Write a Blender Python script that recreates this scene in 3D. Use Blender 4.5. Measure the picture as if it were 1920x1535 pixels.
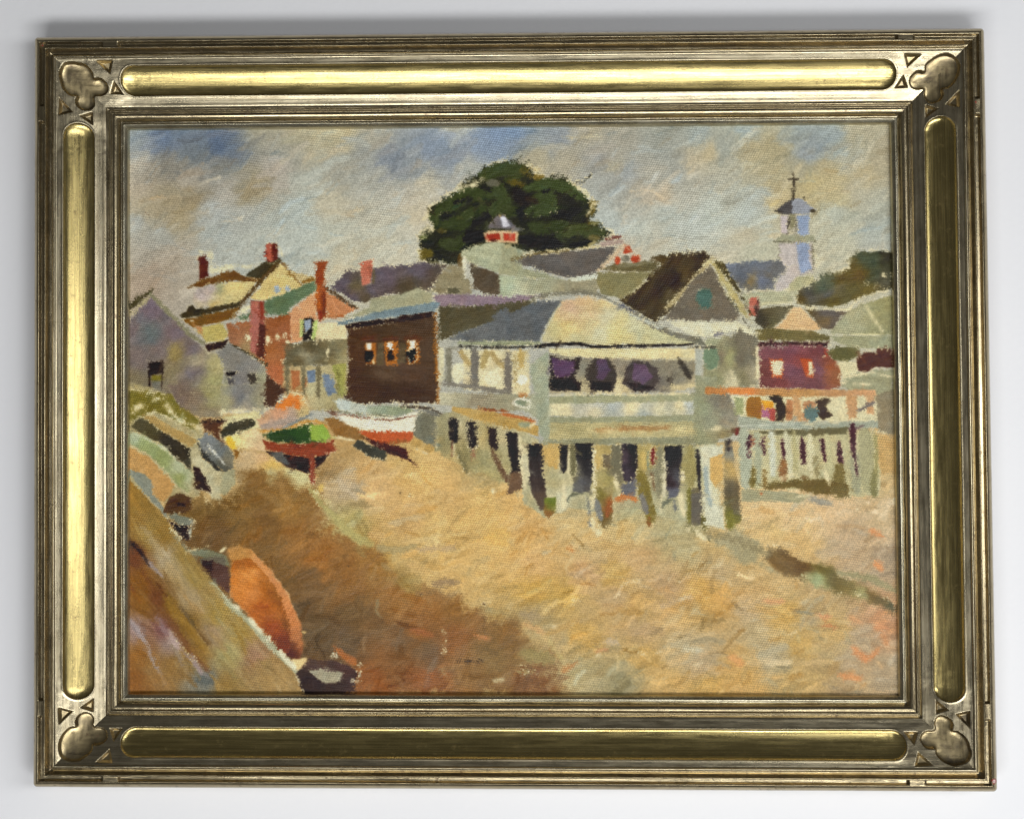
import bpy, math, random
import numpy as np

# ------------------------------------------------------------------ camera, world, light, exposure
scene = bpy.context.scene
for o in list(bpy.data.objects):
    bpy.data.objects.remove(o, do_unlink=True)
COL = scene.collection

FPX, IMW, IMH = 3400.0, 1920.0, 1535.0           # focal length in photograph pixels
CAM_LOC = (0.03562973, -0.03255499, 0.97090479)
CAM_ROT = (0.03341994, 0.03525958, -0.00370326)
cd = bpy.data.cameras.new('camera')
cam = bpy.data.objects.new('camera', cd)
COL.objects.link(cam)
cam.location = CAM_LOC
cam.rotation_euler = CAM_ROT
cd.sensor_fit = 'HORIZONTAL'
cd.sensor_width = 36.0
cd.lens = FPX / IMW * 36.0
cd.clip_start = 0.01
cd.clip_end = 50.0
scene.camera = cam

world = bpy.data.worlds.new('World')
scene.world = world
world.use_nodes = True
bg = world.node_tree.nodes['Background']
bg.inputs['Color'].default_value = (1.0, 0.965, 0.92, 1)
bg.inputs['Strength'].default_value = 0.04

from mathutils import Vector
LIGHTS = []
def area_light(name, loc, target, sx, sy, power, color):
    ld = bpy.data.lights.new(name, 'AREA')
    ld.shape = 'RECTANGLE'
    ld.size, ld.size_y = sx, sy
    ld.energy = power
    ld.color = color
    lo = bpy.data.objects.new(name, ld)
    lo.location = loc
    d = Vector(target) - Vector(loc)
    lo.rotation_euler = d.to_track_quat('-Z', 'Y').to_euler()
    COL.objects.link(lo)
    LIGHTS.append((Vector(loc), d.normalized(), lo.rotation_euler.to_matrix(), sx, sy, power))
    return lo
# daylight falling in through a window below and to the right of the picture
area_light('window_light', (0.10, -0.72, 1.27), (0, 0, 0), 1.25, 0.28, 14.6, (0.98, 0.99, 1.0))
area_light('side_window_light', (0.80, 0.02, 1.22), (0, 0, 0), 0.34, 0.95, 7.6, (0.97, 0.985, 1.0))
# wide soft fill lamp added to lift the shadows, standing in for room bounce
area_light('fill_light', (1.2, -1.45, 1.1), (0, 0, 0), 1.8, 1.8, 7.5, (0.97, 0.98, 1.0))

vs = scene.view_settings
vs.view_transform = 'Standard'
vs.look = 'None'
vs.exposure = 0.0
vs.gamma = 1.0
vs.use_curve_mapping = False

# ------------------------------------------------------------------ node helpers
def new_mat(name):
    m = bpy.data.materials.new(name)
    m.use_nodes = True
    nt = m.node_tree
    b = nt.nodes['Principled BSDF']
    return m, nt, b
def node(nt, typ, **kw):
    n = nt.nodes.new(typ)
    for k, v in kw.items():
        if k.startswith('_'):
            setattr(n, k[1:], v)
        else:
            n.inputs[k.replace('__', ' ')].default_value = v
    return n
def ramp(nt, fac, stops):
    r = nt.nodes.new('ShaderNodeValToRGB')
    el = r.color_ramp.elements
    while len(el) > 1:
        el.remove(el[-1])
    el[0].position = stops[0][0]; el[0].color = stops[0][1]
    for p, c in stops[1:]:
        e = el.new(p); e.color = c
    nt.links.new(fac, r.inputs['Fac'])
    return r
def g3(v):
    return (v, v, v, 1)
def mixc(nt, fac, a, b, mode='MIX'):
    m = nt.nodes.new('ShaderNodeMix')
    m.data_type = 'RGBA'; m.blend_type = mode
    for sock, val in ((m.inputs[0], fac), (m.inputs[6], a), (m.inputs[7], b)):
        if hasattr(val, 'is_linked'):
            nt.links.new(val, sock)
        else:
            sock.default_value = val
    return m.outputs[2]

# ------------------------------------------------------------------ the white surface the picture lies on
def make_surface():
    m, nt, b = new_mat('white painted board')
    tc = nt.nodes.new('ShaderNodeTexCoord')
    n1 = node(nt, 'ShaderNodeTexNoise', Scale=3.0, Detail=3.0)
    n2 = node(nt, 'ShaderNodeTexNoise', Scale=260.0, Detail=5.0)
    vo = node(nt, 'ShaderNodeTexVoronoi', Scale=9.0)
    for n in (n1, n2, vo):
        nt.links.new(tc.outputs['Object'], n.inputs['Vector'])
    c1 = ramp(nt, n1.outputs['Fac'], [(0.3, (0.80, 0.80, 0.815, 1)), (0.7, (0.84, 0.84, 0.85, 1))])
    spk = ramp(nt, vo.outputs['Distance'], [(0.0, g3(0.45)), (0.007, g3(0.55)), (0.012, g3(1.0))])
    col = mixc(nt, 1.0, c1.outputs['Color'], spk.outputs['Color'], 'MULTIPLY')
    nt.links.new(col, b.inputs['Base Color'])
    b.inputs['Roughness'].default_value = 0.62
    b.inputs['Specular IOR Level'].default_value = 0.25
    bp = node(nt, 'ShaderNodeBump', Strength=0.22, Distance=0.0005)
    nt.links.new(n2.outputs['Fac'], bp.inputs['Height'])
    nt.links.new(bp.outputs['Normal'], b.inputs['Normal'])
    me = bpy.data.meshes.new('tabletop')
    s, t = 1.1, 0.03
    vs_ = [(-s, -s, -t), (s, -s, -t), (s, s, -t), (-s, s, -t), (-s, -s, 0), (s, -s, 0), (s, s, 0), (-s, s, 0)]
    me.from_pydata(vs_, [], [(4, 5, 6, 7), (3, 2, 1, 0), (0, 1, 5, 4), (1, 2, 6, 5), (2, 3, 7, 6), (3, 0, 4, 7)])
    me.materials.append(m)
    o = bpy.data.objects.new('tabletop', me)
    COL.objects.link(o)
    o['kind'] = 'structure'
    o['label'] = 'plain white painted surface under the framed picture'
make_surface()

# ------------------------------------------------------------------ noise
RNG = np.random.default_rng(7)
LAT = RNG.random((256, 256)).astype(np.float32)
def vnoise(x, y, seed=0):
    x = x + seed * 17.31; y = y + seed * 9.77
    xi = np.floor(x).astype(np.int32); yi = np.floor(y).astype(np.int32)
    fx = (x - xi).astype(np.float32); fy = (y - yi).astype(np.float32)
    fx = fx * fx * (3 - 2 * fx); fy = fy * fy * (3 - 2 * fy)
    x0 = xi & 255; x1 = (xi + 1) & 255; y0 = yi & 255; y1 = (yi + 1) & 255
    a = LAT[y0, x0] * (1 - fx) + LAT[y0, x1] * fx
    b = LAT[y1, x0] * (1 - fx) + LAT[y1, x1] * fx
    return a * (1 - fy) + b * fy
def fbm(x, y, seed=0, octv=3):
    s = 0; a = 1.0; t = 0
    for k in range(octv):
        s = s + a * vnoise(x * 2 ** k, y * 2 ** k, seed + k * 3)
        t += a; a *= 0.5
    return s / t - 0.5

# ------------------------------------------------------------------ the frame: one carved relief, split into its pieces
FW, FH = 0.504, 0.39831
RAIL = 0.04813
PX = RAIL / 176.0                       # profile unit
MM = 0.001
PROFILE = [  # (distance in from the outer edge in profile units, height in mm) along the middle of a rail
    (0.0, 16.3), (1.0, 18.0), (3.0, 19.8), (6.0, 21.2), (9.5, 22.2), (12.0, 22.7), (13.6, 23.0), (14.8, 23.0), (15.6, 22.6),
    (16.4, 22.1), (24.0, 22.1), (24.8, 22.9), (26.0, 23.3), (27.6, 23.2), (28.8, 22.4), (30.5, 21.2), (33.0, 19.9), (36.0, 19.3),
    (38.0, 19.4), (38.8, 20.4), (40.2, 21.2), (41.8, 21.5), (43.6, 21.3), (45.2, 20.6), (47.0, 20.35), (48.0, 20.3), (53.0, 19.9), (59.0, 19.45),
    (60.0, 19.4), (86.5, 16.55), (113.0, 13.6), (116.0, 13.3), (122.0, 12.7), (128.0, 12.15), (132.0, 11.85), (134.5, 11.6), (136.3, 11.2), (137.6, 10.7), (140.2, 10.4),
    (141.2, 11.5), (142.4, 12.0), (144.0, 12.0), (145.4, 11.5), (147.0, 10.9), (149.0, 11.1), (152.0, 11.1), (155.5, 10.6), (158.5, 9.6), (160.2, 8.6),
    (161.2, 7.8), (164.4, 7.6), (165.3, 8.7), (166.6, 9.3), (168.4, 9.2), (171.0, 8.6), (174.0, 7.7), (175.2, 7.2), (176.0, 6.5), (176.6, 3.0)]
PU = np.array([p[0] for p in PROFILE]); PZ = np.array([p[1] for p in PROFILE])

SC_C, SC_R, SC_V0 = 86.5, 27.0, 169.0
TRI = [[(121, 50), (156, 49), (147.5, 76)], [(154, 87), (172, 112), (144, 112)]]
def sd_tri(a, b, tri):
    d = None
    cx = sum(p[0] for p in tri) / 3; cy = sum(p[1] for p in tri) / 3
    for i in range(3):
        x0, y0 = tri[i]; x1, y1 = tri[(i + 1) % 3]
        nx, ny = y1 - y0, x0 - x1
        L = math.hypot(nx, ny); nx /= L; ny /= L
        if (cx - x0) * nx + (cy - y0) * ny > 0:
            nx, ny = -nx, -ny
        e = (a - x0) * nx + (b - y0) * ny
        d = e if d is None else np.maximum(d, e)
    return d
_TF = [(50, 66), (56, 55), (70, 49), (88, 49), (104, 56), (116, 69), (117, 81), (128, 80), (139, 85), (146, 96), (142, 109), (131, 115), (119, 115),
       (115, 119), (116, 131), (110, 143), (98, 147), (86, 141), (80, 129), (81, 118), (70, 117), (58, 107), (50, 90), (48, 77)]
_TF = [(85 + (x - 85) * 0.94, 85 + (y - 85) * 0.94) for x, y in _TF]
def _smooth(p, k=4):
    out = []
    n = len(p)
    for i in range(n):
        a, b, c, d = p[i - 1], p[i], p[(i + 1) % n], p[(i + 2) % n]
        for j in range(k):
            t = j / k
            out.append(tuple(0.5 * (2 * b[m] + (c[m] - a[m]) * t + (2 * a[m] - 5 * b[m] + 4 * c[m] - d[m]) * t * t + (3 * b[m] - a[m] - 3 * c[m] + d[m]) * t ** 3) for m in (0, 1)))
    return out
_TF = _smooth(_TF)
def sd_trefoil(a, b):
    """heart-shaped bowl towards the outer corner with two small lobes towards the picture; negative inside"""
    a = np.asarray(a, float); b = np.asarray(b, float)
    d = np.full(a.shape, 1e9); ins = np.zeros(a.shape, bool)
    near = (a < 165) & (b < 165)
    if not near.any():
        return d
    p, q = a[near], b[near]
    dd = np.full(p.shape, 1e9); ii = np.zeros(p.shape, bool)
    n = len(_TF)
    for i in range(n):
        ax, ay = _TF[i]; bx, by = _TF[(i + 1) % n]
        ex, ey = bx - ax, by - ay
        t = np.clip(((p - ax) * ex + (q - ay) * ey) / (ex * ex + ey * ey), 0, 1)
        dd = np.minimum(dd, np.hypot(p - ax - ex * t, q - ay - ey * t))
        if abs(ey) > 1e-9:
            ii ^= ((ay <= q) != (by <= q)) & (p < ax + (q - ay) * ex / ey)
    d[near] = np.where(ii, -dd, dd)
    return d
def fold(x, y):
    return (FW / 2 - np.abs(x)) / PX, (FH / 2 - np.abs(y)) / PX
def relief(x, y):
    """height of the carved face at plan position x, y (metres)"""
    a, b = fold(x, y)
    wob = fbm(x * 90, y * 90, 5, 2) * 0.9
    u = np.minimum(a, b); v = np.maximum(a, b)
    uu = np.where((u > 2) & (u < 172), u + wob, u)
    z = np.interp(uu, PU, PZ)
    # at the corners the bed is one plain slope
    t = np.clip((v - 150) / 45, 0, 1); t = t * t * (3 - 2 * t)
    slope = np.interp(uu, [48, 136], [20.2, 11.9])
    z = np.where((uu > 48) & (uu < 136), slope * (1 - t) + z * t, z)
    # incised line near the outer edge, interrupted close to every corner
    gap = (v > 139) & (v < 169)
    d_end = np.minimum(np.abs(v - 139), np.abs(v - 169))
    line = np.clip((4.6 - np.abs(uu - 20.3)) / 1.2, 0, 1) * np.where(gap, 0, np.clip(d_end / 3.0, 0, 1))
    z = z - 1.7 * line
    z = np.where(gap & (uu > 15) & (uu < 25.5), np.maximum(z, 22.9), z)
    # long scooped panel with round ends
    r = np.where(v < SC_V0 + SC_R, np.hypot(uu - SC_C, v - SC_V0 - SC_R), np.abs(uu - SC_C)) / SC_R
    sc = np.where(r < 1, 0.30 + 2.2 * np.sqrt(np.clip(1 - r ** 2.2, 0, 1)), 0)
    lipz = np.exp(-((r - 1.07) / 0.045) ** 2) * 0.16
    z = z - sc + lipz
    # trefoil bowls and chip-carved notches of the corners
    s = sd_trefoil(a + fbm(x * 160, y * 160, 9, 2) * 4, b + fbm(x * 160, y * 160, 12, 2) * 4)
    k = np.clip(-s / 13.0, 0, 1)
    h = np.clip(0.5 + 0.5 * (b - a) / 44, 0, 1)
    um = b * (1 - h) + a * h - 44 * h * (1 - h) + 6
    z = np.where(s < 0, np.interp(um, [48, 136], [20.2, 11.9]), z)
    z = z - np.where(s < 0, 0.25 + 1.1 * np.clip(-s / 2.5, 0, 1) + 0.95 * np.sqrt(np.clip(1 - (1 - k) ** 2, 0, 1)), 0)
    for t in TRI:
        for aa, bb in ((a, b), (b, a)):
            jit = fbm(x * 40, y * 40, 21, 2) * 5
            s2 = sd_tri(aa + jit, bb - jit, t)
            z = z - np.clip(-s2 * 0.42, 0, 2.0)
    z = z + fbm(x * 330, y * 330, 30, 2) * 0.10 + fbm(x * 35, y * 35, 33, 2) * 0.18
    return z * MM
def label_faces(x, y):
    a, b = fold(x, y)
    u = np.minimum(a, b); v = np.maximum(a, b)
    lab = np.zeros(x.shape, np.int32)                      # 0 flat bed of the rail
    lab[u < 38.5] = 1                                      # outer moulding
    lab[u > 138.0] = 3                                     # inner moulding
    lab[u > 162.5] = 4                                     # sight edge next to the canvas
    r = np.where(v < SC_V0 + SC_R, np.hypot(u - SC_C, v - SC_V0 - SC_R), np.abs(u - SC_C)) / SC_R
    lab[r < 1] = 2                                         # scooped panel
    s = sd_trefoil(a + fbm(x * 160, y * 160, 9, 2) * 4, b + fbm(x * 160, y * 160, 12, 2) * 4)
    lab[s < 0] = 5
    jit = fbm(x * 40, y * 40, 21, 2) * 5
    for i, t in enumerate(TRI):
        lab[sd_tri(a + jit, b - jit, t) < 0] = 6 + i
        lab[sd_tri(b + jit, a - jit, t) < 0] = 6 + i
    return lab
# a real frame is a little out of square
SKEW = {(-1, 1): (-0.70, 0.68), (1, 1): (-0.94, -0.67), (1, -1): (0.93, -0.59), (-1, -1): (0.68, 0.61)}
def skew(x, y):
    p = x / FW + 0.5; q = y / FH + 0.5
    dx = 0; dy = 0
    for (sx, sy), (ex, ey) in SKEW.items():
        w = (p if sx > 0 else 1 - p) * (q if sy > 0 else 1 - q)
        dx = dx + w * ex * MM; dy = dy + w * ey * MM
    return x + dx, y + dy

def build_frame(root):
    us = np.unique(np.concatenate([np.linspace(0, 176.6, 165), PU]))
    us = us[np.concatenate([[True], np.diff(us) > 0.35])]
    cz = 232.0
    cs = np.linspace(0, cz, 205)
    V = []; F = []; L = []; UV = []
    base = 0
    for rail in range(4):                                  # top, bottom, left, right
        length = (FW if rail < 2 else FH) / PX
        rows = [(0.6, 0.0), (0.0, 6.0), (0.0, 12.0)] + [(u, None) for u in us]
        grid = []
        for u, zo in rows:
            v1 = u + cs * (cz - u) / cz
            mid = np.linspace(cz, length - cz, 26)[1:-1]
            v = np.concatenate([v1, mid, length - v1[::-1]])
            uu = np.full_like(v, u)
            if rail == 0:   x = -FW / 2 + v * PX; y = FH / 2 - uu * PX
            elif rail == 1: x = FW / 2 - v * PX;  y = -FH / 2 + uu * PX
            elif rail == 2: x = -FW / 2 + uu * PX; y = -FH / 2 + v * PX
            else:           x = FW / 2 - uu * PX; y = FH / 2 - v * PX
            z = relief(x, y) if zo is None else np.full_like(v, zo * MM)
            grid.append(np.stack([x, y, z, v * PX + rail * 0.9, uu * PX], 1))
        g = np.stack(grid)                                 # rows, columns, 5
        nr, nc = g.shape[:2]
        idx = base + np.arange(nr * nc).reshape(nr, nc)
        V.append(g.reshape(-1, 5))
        q = np.stack([idx[:-1, :-1], idx[1:, :-1], idx[1:, 1:], idx[:-1, 1:]], -1).reshape(-1, 4)
        cx = (g[:-1, :-1] + g[1:, 1:] + g[1:, :-1] + g[:-1, 1:]).reshape(-1, 5) / 4
        lb = label_faces(cx[:, 0], cx[:, 1])
        F.append(q); L.append(np.stack([lb, np.full_like(lb, rail)], 1))
        base += nr * nc
    V = np.concatenate(V); F = np.concatenate(F); L = np.concatenate(L)
    CX = V[F].mean(1)
    # softly rounded outer corners
    xyz = V[:, :3].copy()
    a, b = fold(xyz[:, 0], xyz[:, 1])
    R0 = 9.0
    m = (a < R0) & (b < R0)
    ra, rb = R0 - a[m], R0 - b[m]
    k = np.maximum(ra, rb) / np.maximum(np.hypot(ra, rb), 1e-6)
    sx, sy = np.sign(xyz[m, 0]), np.sign(xyz[m, 1])
    xyz[m, 0] = sx * (FW / 2 - (R0 - ra * k) * PX)
    xyz[m, 1] = sy * (FH / 2 - (R0 - rb * k) * PX)
    xyz[:, 0], xyz[:, 1] = skew(xyz[:, 0], xyz[:, 1])
    # shared normals so that the pieces meet without seams
    key = np.round(xyz * 2e5).astype(np.int64)
    _, inv = np.unique(key, axis=0, return_inverse=True)
    inv = inv.reshape(-1)
    e1 = xyz[F[:, 2]] - xyz[F[:, 0]]; e2 = xyz[F[:, 3]] - xyz[F[:, 1]]
    fn = np.cross(e1, e2)
    acc = np.zeros((inv.max() + 1, 3))
    for c in range(4):
        np.add.at(acc, inv[F[:, c]], fn)
    N = acc[inv]
    N /= np.maximum(np.linalg.norm(N, axis=1, keepdims=True), 1e-20)
    if N[:, 2].mean() < 0:
        F = F[:, ::-1]; N = -N
    # small losses where red clay shows through the leaf
    wear = np.zeros(len(V), np.float32)
    for wx, wy, wr in ((0.2502, -0.1935, 0.0017), (0.2453, 0.1583, 0.0008), (-0.2475, 0.1945, 0.0005)):
        d = np.hypot(xyz[:, 0] - wx, xyz[:, 1] - wy)
        wear = np.maximum(wear, np.clip(1.6 - d / wr, 0, 1) * (0.6 + fbm(xyz[:, 0] * 900, xyz[:, 1] * 900, 3) * 1.2))
    bright = (np.hypot(xyz[:, 0] - 0.2502, xyz[:, 1] + 0.1935) < 0.0009).astype(np.float32)

    def piece(name, sel, mat, parent):
        f = F[sel]
        vi, fi = np.unique(f, return_inverse=True)
        fi = fi.reshape(-1, 4)
        me = bpy.data.meshes.new(name)
        me.vertices.add(len(vi)); me.vertices.foreach_set('co', xyz[vi].astype(np.float32).ravel())
        me.loops.add(fi.size); me.loops.foreach_set('vertex_index', fi.ravel().astype(np.int32))
        me.polygons.add(len(fi)); me.polygons.foreach_set('loop_start', (np.arange(len(fi)) * 4).astype(np.int32))
        me.polygons.foreach_set('use_smooth', np.ones(len(fi), bool))
        uvl = me.uv_layers.new(name='along')
        uvl.data.foreach_set('uv', V[vi][fi.ravel()][:, 3:5].astype(np.float32).ravel())
        at = me.attributes.new('wear', 'FLOAT', 'POINT'); at.data.foreach_set('value', wear[vi])
        at = me.attributes.new('chip', 'FLOAT', 'POINT'); at.data.foreach_set('value', bright[vi])
        me.update(calc_edges=True)
        me.validate()
        me.normals_split_custom_set_from_vertices(N[vi].tolist())
        me.materials.append(mat)
        o = bpy.data.objects.new(name, me)
        COL.objects.link(o)
        o.parent = parent
        return o
    for rail in range(4):
        on = L[:, 1] == rail
        r = piece('frame_rail', on & (L[:, 0] == 0), MAT_BED, root)
        piece('outer_moulding', on & (L[:, 0] == 1), MAT_EDGE, r)
        piece('scooped_panel', on & (L[:, 0] == 2), MAT_SCOOP, r)
        piece('inner_moulding', on & (L[:, 0] == 3), MAT_EDGE, r)
        piece('sight_edge', on & (L[:, 0] == 4), MAT_LIP, r)
        for c in (-1, 1):
            half = (CX[:, 0] if rail < 2 else CX[:, 1]) * c > 0
            for i in (6, 7):
                piece('triangular_notch', on & half & (L[:, 0] == i), MAT_BOWL, r)
    for sx in (-1, 1):
        for sy in (-1, 1):
            piece('trefoil_carving', (L[:, 0] == 5) & (CX[:, 0] * sx > 0) & (CX[:, 1] * sy > 0), MAT_BOWL, root)

def gilt(name, bright, dull, dark, rough, streak=1.0, spots=0.5):
    """rubbed metal leaf over red clay, brushed along the rail"""
    m, nt, b = new_mat(name)
    uv = nt.nodes.new('ShaderNodeUVMap'); uv.uv_map = 'along'
    tc = nt.nodes.new('ShaderNodeTexCoord')
    mp = nt.nodes.new('ShaderNodeMapping')
    nt.links.new(uv.outputs['UV'], mp.inputs['Vector'])
    mp.inputs['Scale'].default_value = (14, 1300, 1)
    st = node(nt, 'ShaderNodeTexNoise', Scale=1.0, Detail=4.0, Roughness=0.65)
    nt.links.new(mp.outputs['Vector'], st.inputs['Vector'])
    mp2 = nt.nodes.new('ShaderNodeMapping')
    nt.links.new(uv.outputs['UV'], mp2.inputs['Vector'])
    mp2.inputs['Scale'].default_value = (45, 420, 1)
    st2 = node(nt, 'ShaderNodeTexNoise', Scale=1.0, Detail=3.0, Roughness=0.6)
    nt.links.new(mp2.outputs['Vector'], st2.inputs['Vector'])
    bl = node(nt, 'ShaderNodeTexNoise', Scale=95.0, Detail=6.0, Roughness=0.7)
    gr = node(nt, 'ShaderNodeTexNoise', Scale=1500.0, Detail=3.0, Roughness=0.7)
    sp = node(nt, 'ShaderNodeTexNoise', Scale=230.0, Detail=5.0, Roughness=0.75)
    for n in (bl, gr, sp):
        nt.links.new(tc.outputs['Object'], n.inputs['Vector'])
    c_st = ramp(nt, st.outputs['Fac'], [(0.36, dull), (0.62, bright)])
    c_bl = ramp(nt, bl.outputs['Fac'], [(0.33, dull), (0.55, bright)])
    c0 = mixc(nt, min(0.95, 0.72 * streak), c_bl.outputs['Color'], c_st.outputs['Color'])
    f_sp = ramp(nt, sp.outputs['Fac'], [(0.58, g3(0)), (0.72, g3(spots))])
    c1 = mixc(nt, f_sp.outputs['Color'], c0, dark)
    wa = nt.nodes.new('ShaderNodeAttribute'); wa.attribute_name = 'wear'
    wr = ramp(nt, wa.outputs['Fac'], [(0.3, g3(0)), (0.55, g3(1))])
    c2 = mixc(nt, wr.outputs['Color'], c1, (0.20, 0.028, 0.018, 1))
    ch = nt.nodes.new('ShaderNodeAttribute'); ch.attribute_name = 'chip'
    c3 = mixc(nt, ch.outputs['Fac'], c2, (0.75, 0.50, 0.46, 1))
    nt.links.new(c3, b.inputs['Base Color'])
    # leaf is metal, rubbed-through clay and wax are not
    met = ramp(nt, f_sp.outputs['Color'], [(0.0, g3(0.92)), (1.0, g3(0.35))])
    inv = nt.nodes.new('ShaderNodeMath'); inv.operation = 'SUBTRACT'; inv.use_clamp = True
    nt.links.new(met.outputs['Color'], inv.inputs[0]); nt.links.new(wr.outputs['Color'], inv.inputs[1])
    nt.links.new(inv.outputs[0], b.inputs['Metallic'])
    rr = ramp(nt, st2.outputs['Fac'], [(0.3, g3(rough - 0.07)), (0.7, g3(rough + 0.10))])
    nt.links.new(rr.outputs['Color'], b.inputs['Roughness'])
    b.inputs['Specular IOR Level'].default_value = 0.4
    h1 = node(nt, 'ShaderNodeBump', Strength=0.28 * streak, Distance=0.00012)
    nt.links.new(st.outputs['Fac'], h1.inputs['Height'])
    h2 = node(nt, 'ShaderNodeBump', Strength=0.16, Distance=0.0002)
    nt.links.new(gr.outputs['Fac'], h2.inputs['Height'])
    nt.links.new(h1.outputs['Normal'], h2.inputs['Normal'])
    nt.links.new(h2.outputs['Normal'], b.inputs['Normal'])
    return m
BOLE = (0.085, 0.038, 0.016, 1)
MAT_BED = gilt('pale champagne leaf', (0.46, 0.40, 0.27, 1), (0.28, 0.23, 0.14, 1), BOLE, 0.26, 0.8, 0.35)
MAT_EDGE = gilt('rubbed champagne leaf', (0.46, 0.385, 0.24, 1), (0.235, 0.185, 0.105, 1), BOLE, 0.21, 0.9, 0.75)
MAT_SCOOP = gilt('brushed gold leaf', (0.50, 0.40, 0.165, 1), (0.29, 0.225, 0.085, 1), BOLE, 0.24, 1.2, 0.5)
MAT_LIP = gilt('pale silver gilt lip', (0.54, 0.50, 0.37, 1), (0.34, 0.29, 0.18, 1), BOLE, 0.24, 0.6, 0.45)
MAT_BOWL = gilt('dull burnished gold', (0.42, 0.335, 0.18, 1), (0.15, 0.12, 0.08, 1), BOLE, 0.31, 0.2, 0.75)

root = bpy.data.objects.new('framed_painting', None)
root.empty_display_size = 0.05
COL.objects.link(root)
root['label'] = 'oil painting of beach shacks and boats in a carved gilt frame'
root['category'] = 'painting'
build_frame(root)

# ------------------------------------------------------------------ the canvas: a woven sheet with oil paint laid on in strokes
CZ = 0.0042                               # height of the canvas face
CW, CH = FW - 2 * RAIL + 0.008, FH - 2 * RAIL + 0.008
GW, GH = 1200, 882                        # paint is laid on this grid
def _rot(r):
    a, b, c = r
    Rx = np.array([[1, 0, 0], [0, math.cos(a), -math.sin(a)], [0, math.sin(a), math.cos(a)]])
    Ry = np.array([[math.cos(b), 0, math.sin(b)], [0, 1, 0], [-math.sin(b), 0, math.cos(b)]])
    Rz = np.array([[math.cos(c), -math.sin(c), 0], [math.sin(c), math.cos(c), 0], [0, 0, 1]])
    return Rz @ Ry @ Rx
_RM = _rot(CAM_ROT)
def to_grid(u, v):
    """measured photograph position -> position on the canvas sheet, in grid cells"""
    d = _RM @ np.array([(u - IMW / 2) / FPX, -(v - IMH / 2) / FPX, -1.0])
    t = (CZ - CAM_LOC[2]) / d[2]
    x = CAM_LOC[0] + d[0] * t; y = CAM_LOC[1] + d[1] * t
    return ((x + CW / 2) / CW * (GW - 1), (CH / 2 - y) / CH * (GH - 1))
_p0 = to_grid(900, 700); _p1 = to_grid(1000, 700)
GS = (_p1[0] - _p0[0]) / 100.0            # grid cells per photograph pixel
ZM = 4.797                                # notes were taken at this magnification
TX, TY = 0, 0
def tile(x, y):
    global TX, TY
    TX, TY = x, y
def G(pts):
    return [to_grid(TX + x / ZM, TY + y / ZM) for x, y in pts]
CREAM = (214, 200, 158)
PIC = np.zeros((GH, GW, 3), np.float32)
HGT = np.zeros((GH, GW), np.float32)
YY, XX = np.mgrid[0:GH, 0:GW].astype(np.float32)
PITCH = 3.5
_dx = fbm(XX / 40, YY / 40, 44, 2) * 5; _dy = fbm(XX / 40, YY / 40, 48, 2) * 5
WEAVE = (0.5 + 0.26 * np.sin(2 * np.pi * (XX + 0.5 * YY + _dx) / PITCH) + 0.24 * np.sin(2 * np.pi * (YY - 0.12 * XX + _dy) / PITCH)).astype(np.float32)
FINE = np.clip(0.5 + 1.1 * (vnoise(XX / 1.7, YY / 1.7, 71) - 0.5) + 0.5 * (RNG.random((GH, GW)).astype(np.float32) - 0.5), 0, 1)
TOOTH = np.clip(0.6 * WEAVE + 0.4 * FINE + 0.5 * fbm(XX / 9, YY / 9, 40, 2), 0, 1)
SEED = [100]
def window(g, pad):
    xs = [p[0] for p in g]; ys = [p[1] for p in g]
    x0 = max(0, int(min(xs) - pad)); x1 = min(GW, int(max(xs) + pad) + 2)
    y0 = max(0, int(min(ys) - pad)); y1 = min(GH, int(max(ys) + pad) + 2)
    return x0, x1, y0, y1
def sdf_poly(g, X, Y):
    d = np.full(X.shape, 1e9, np.float32)
    ins = np.zeros(X.shape, bool)
    n = len(g)
    for i in range(n):
        ax, ay = g[i]; bx, by = g[(i + 1) % n]
        ex, ey = bx - ax, by - ay
        wx, wy = X - ax, Y - ay
        t = np.clip((wx * ex + wy * ey) / max(ex * ex + ey * ey, 1e-6), 0, 1)
        d = np.minimum(d, (wx - ex * t) ** 2 + (wy - ey * t) ** 2)
        if abs(ey) > 1e-6:
            c = ((ay <= Y) != (by <= Y)) & (X < ax + (Y - ay) * ex / ey)
            ins ^= c
    d = np.sqrt(d)
    return np.where(ins, d, -d)
def idw(cps, X, Y, warp, power=1.7, soft=6.0):
    sd = SEED[0]
    Xw = X + warp * fbm(X / 22, Y / 14, sd, 3) * 2
    Yw = Y + warp * fbm(X / 22, Y / 14, sd + 5, 3) * 2
    num = np.zeros(X.shape + (3,), np.float32); den = np.zeros(X.shape, np.float32)
    for gx, gy, c in cps:
        w = 1.0 / ((Xw - gx) ** 2 + (Yw - gy) ** 2 + soft * soft) ** power
        den += w
        for k in range(3):
            num[..., k] += w * c[k]
    return num / den[..., None]
def brushed(X, Y, ang, seed):
    ca, sa = math.cos(math.radians(ang)), math.sin(math.radians(ang))
    al = X * ca + Y * sa; ac = -X * sa + Y * ca
    return fbm(al / 16, ac / 2.2, seed, 3) * 0.65 + fbm(al / 30, ac / 9, seed + 4, 2) * 0.7
def lay(sl, alpha, col, height):
    PIC[sl] = PIC[sl] * (1 - alpha[..., None]) + col * alpha[..., None]
    HGT[sl] = HGT[sl] * (1 - 0.5 * alpha) + height * alpha
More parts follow.
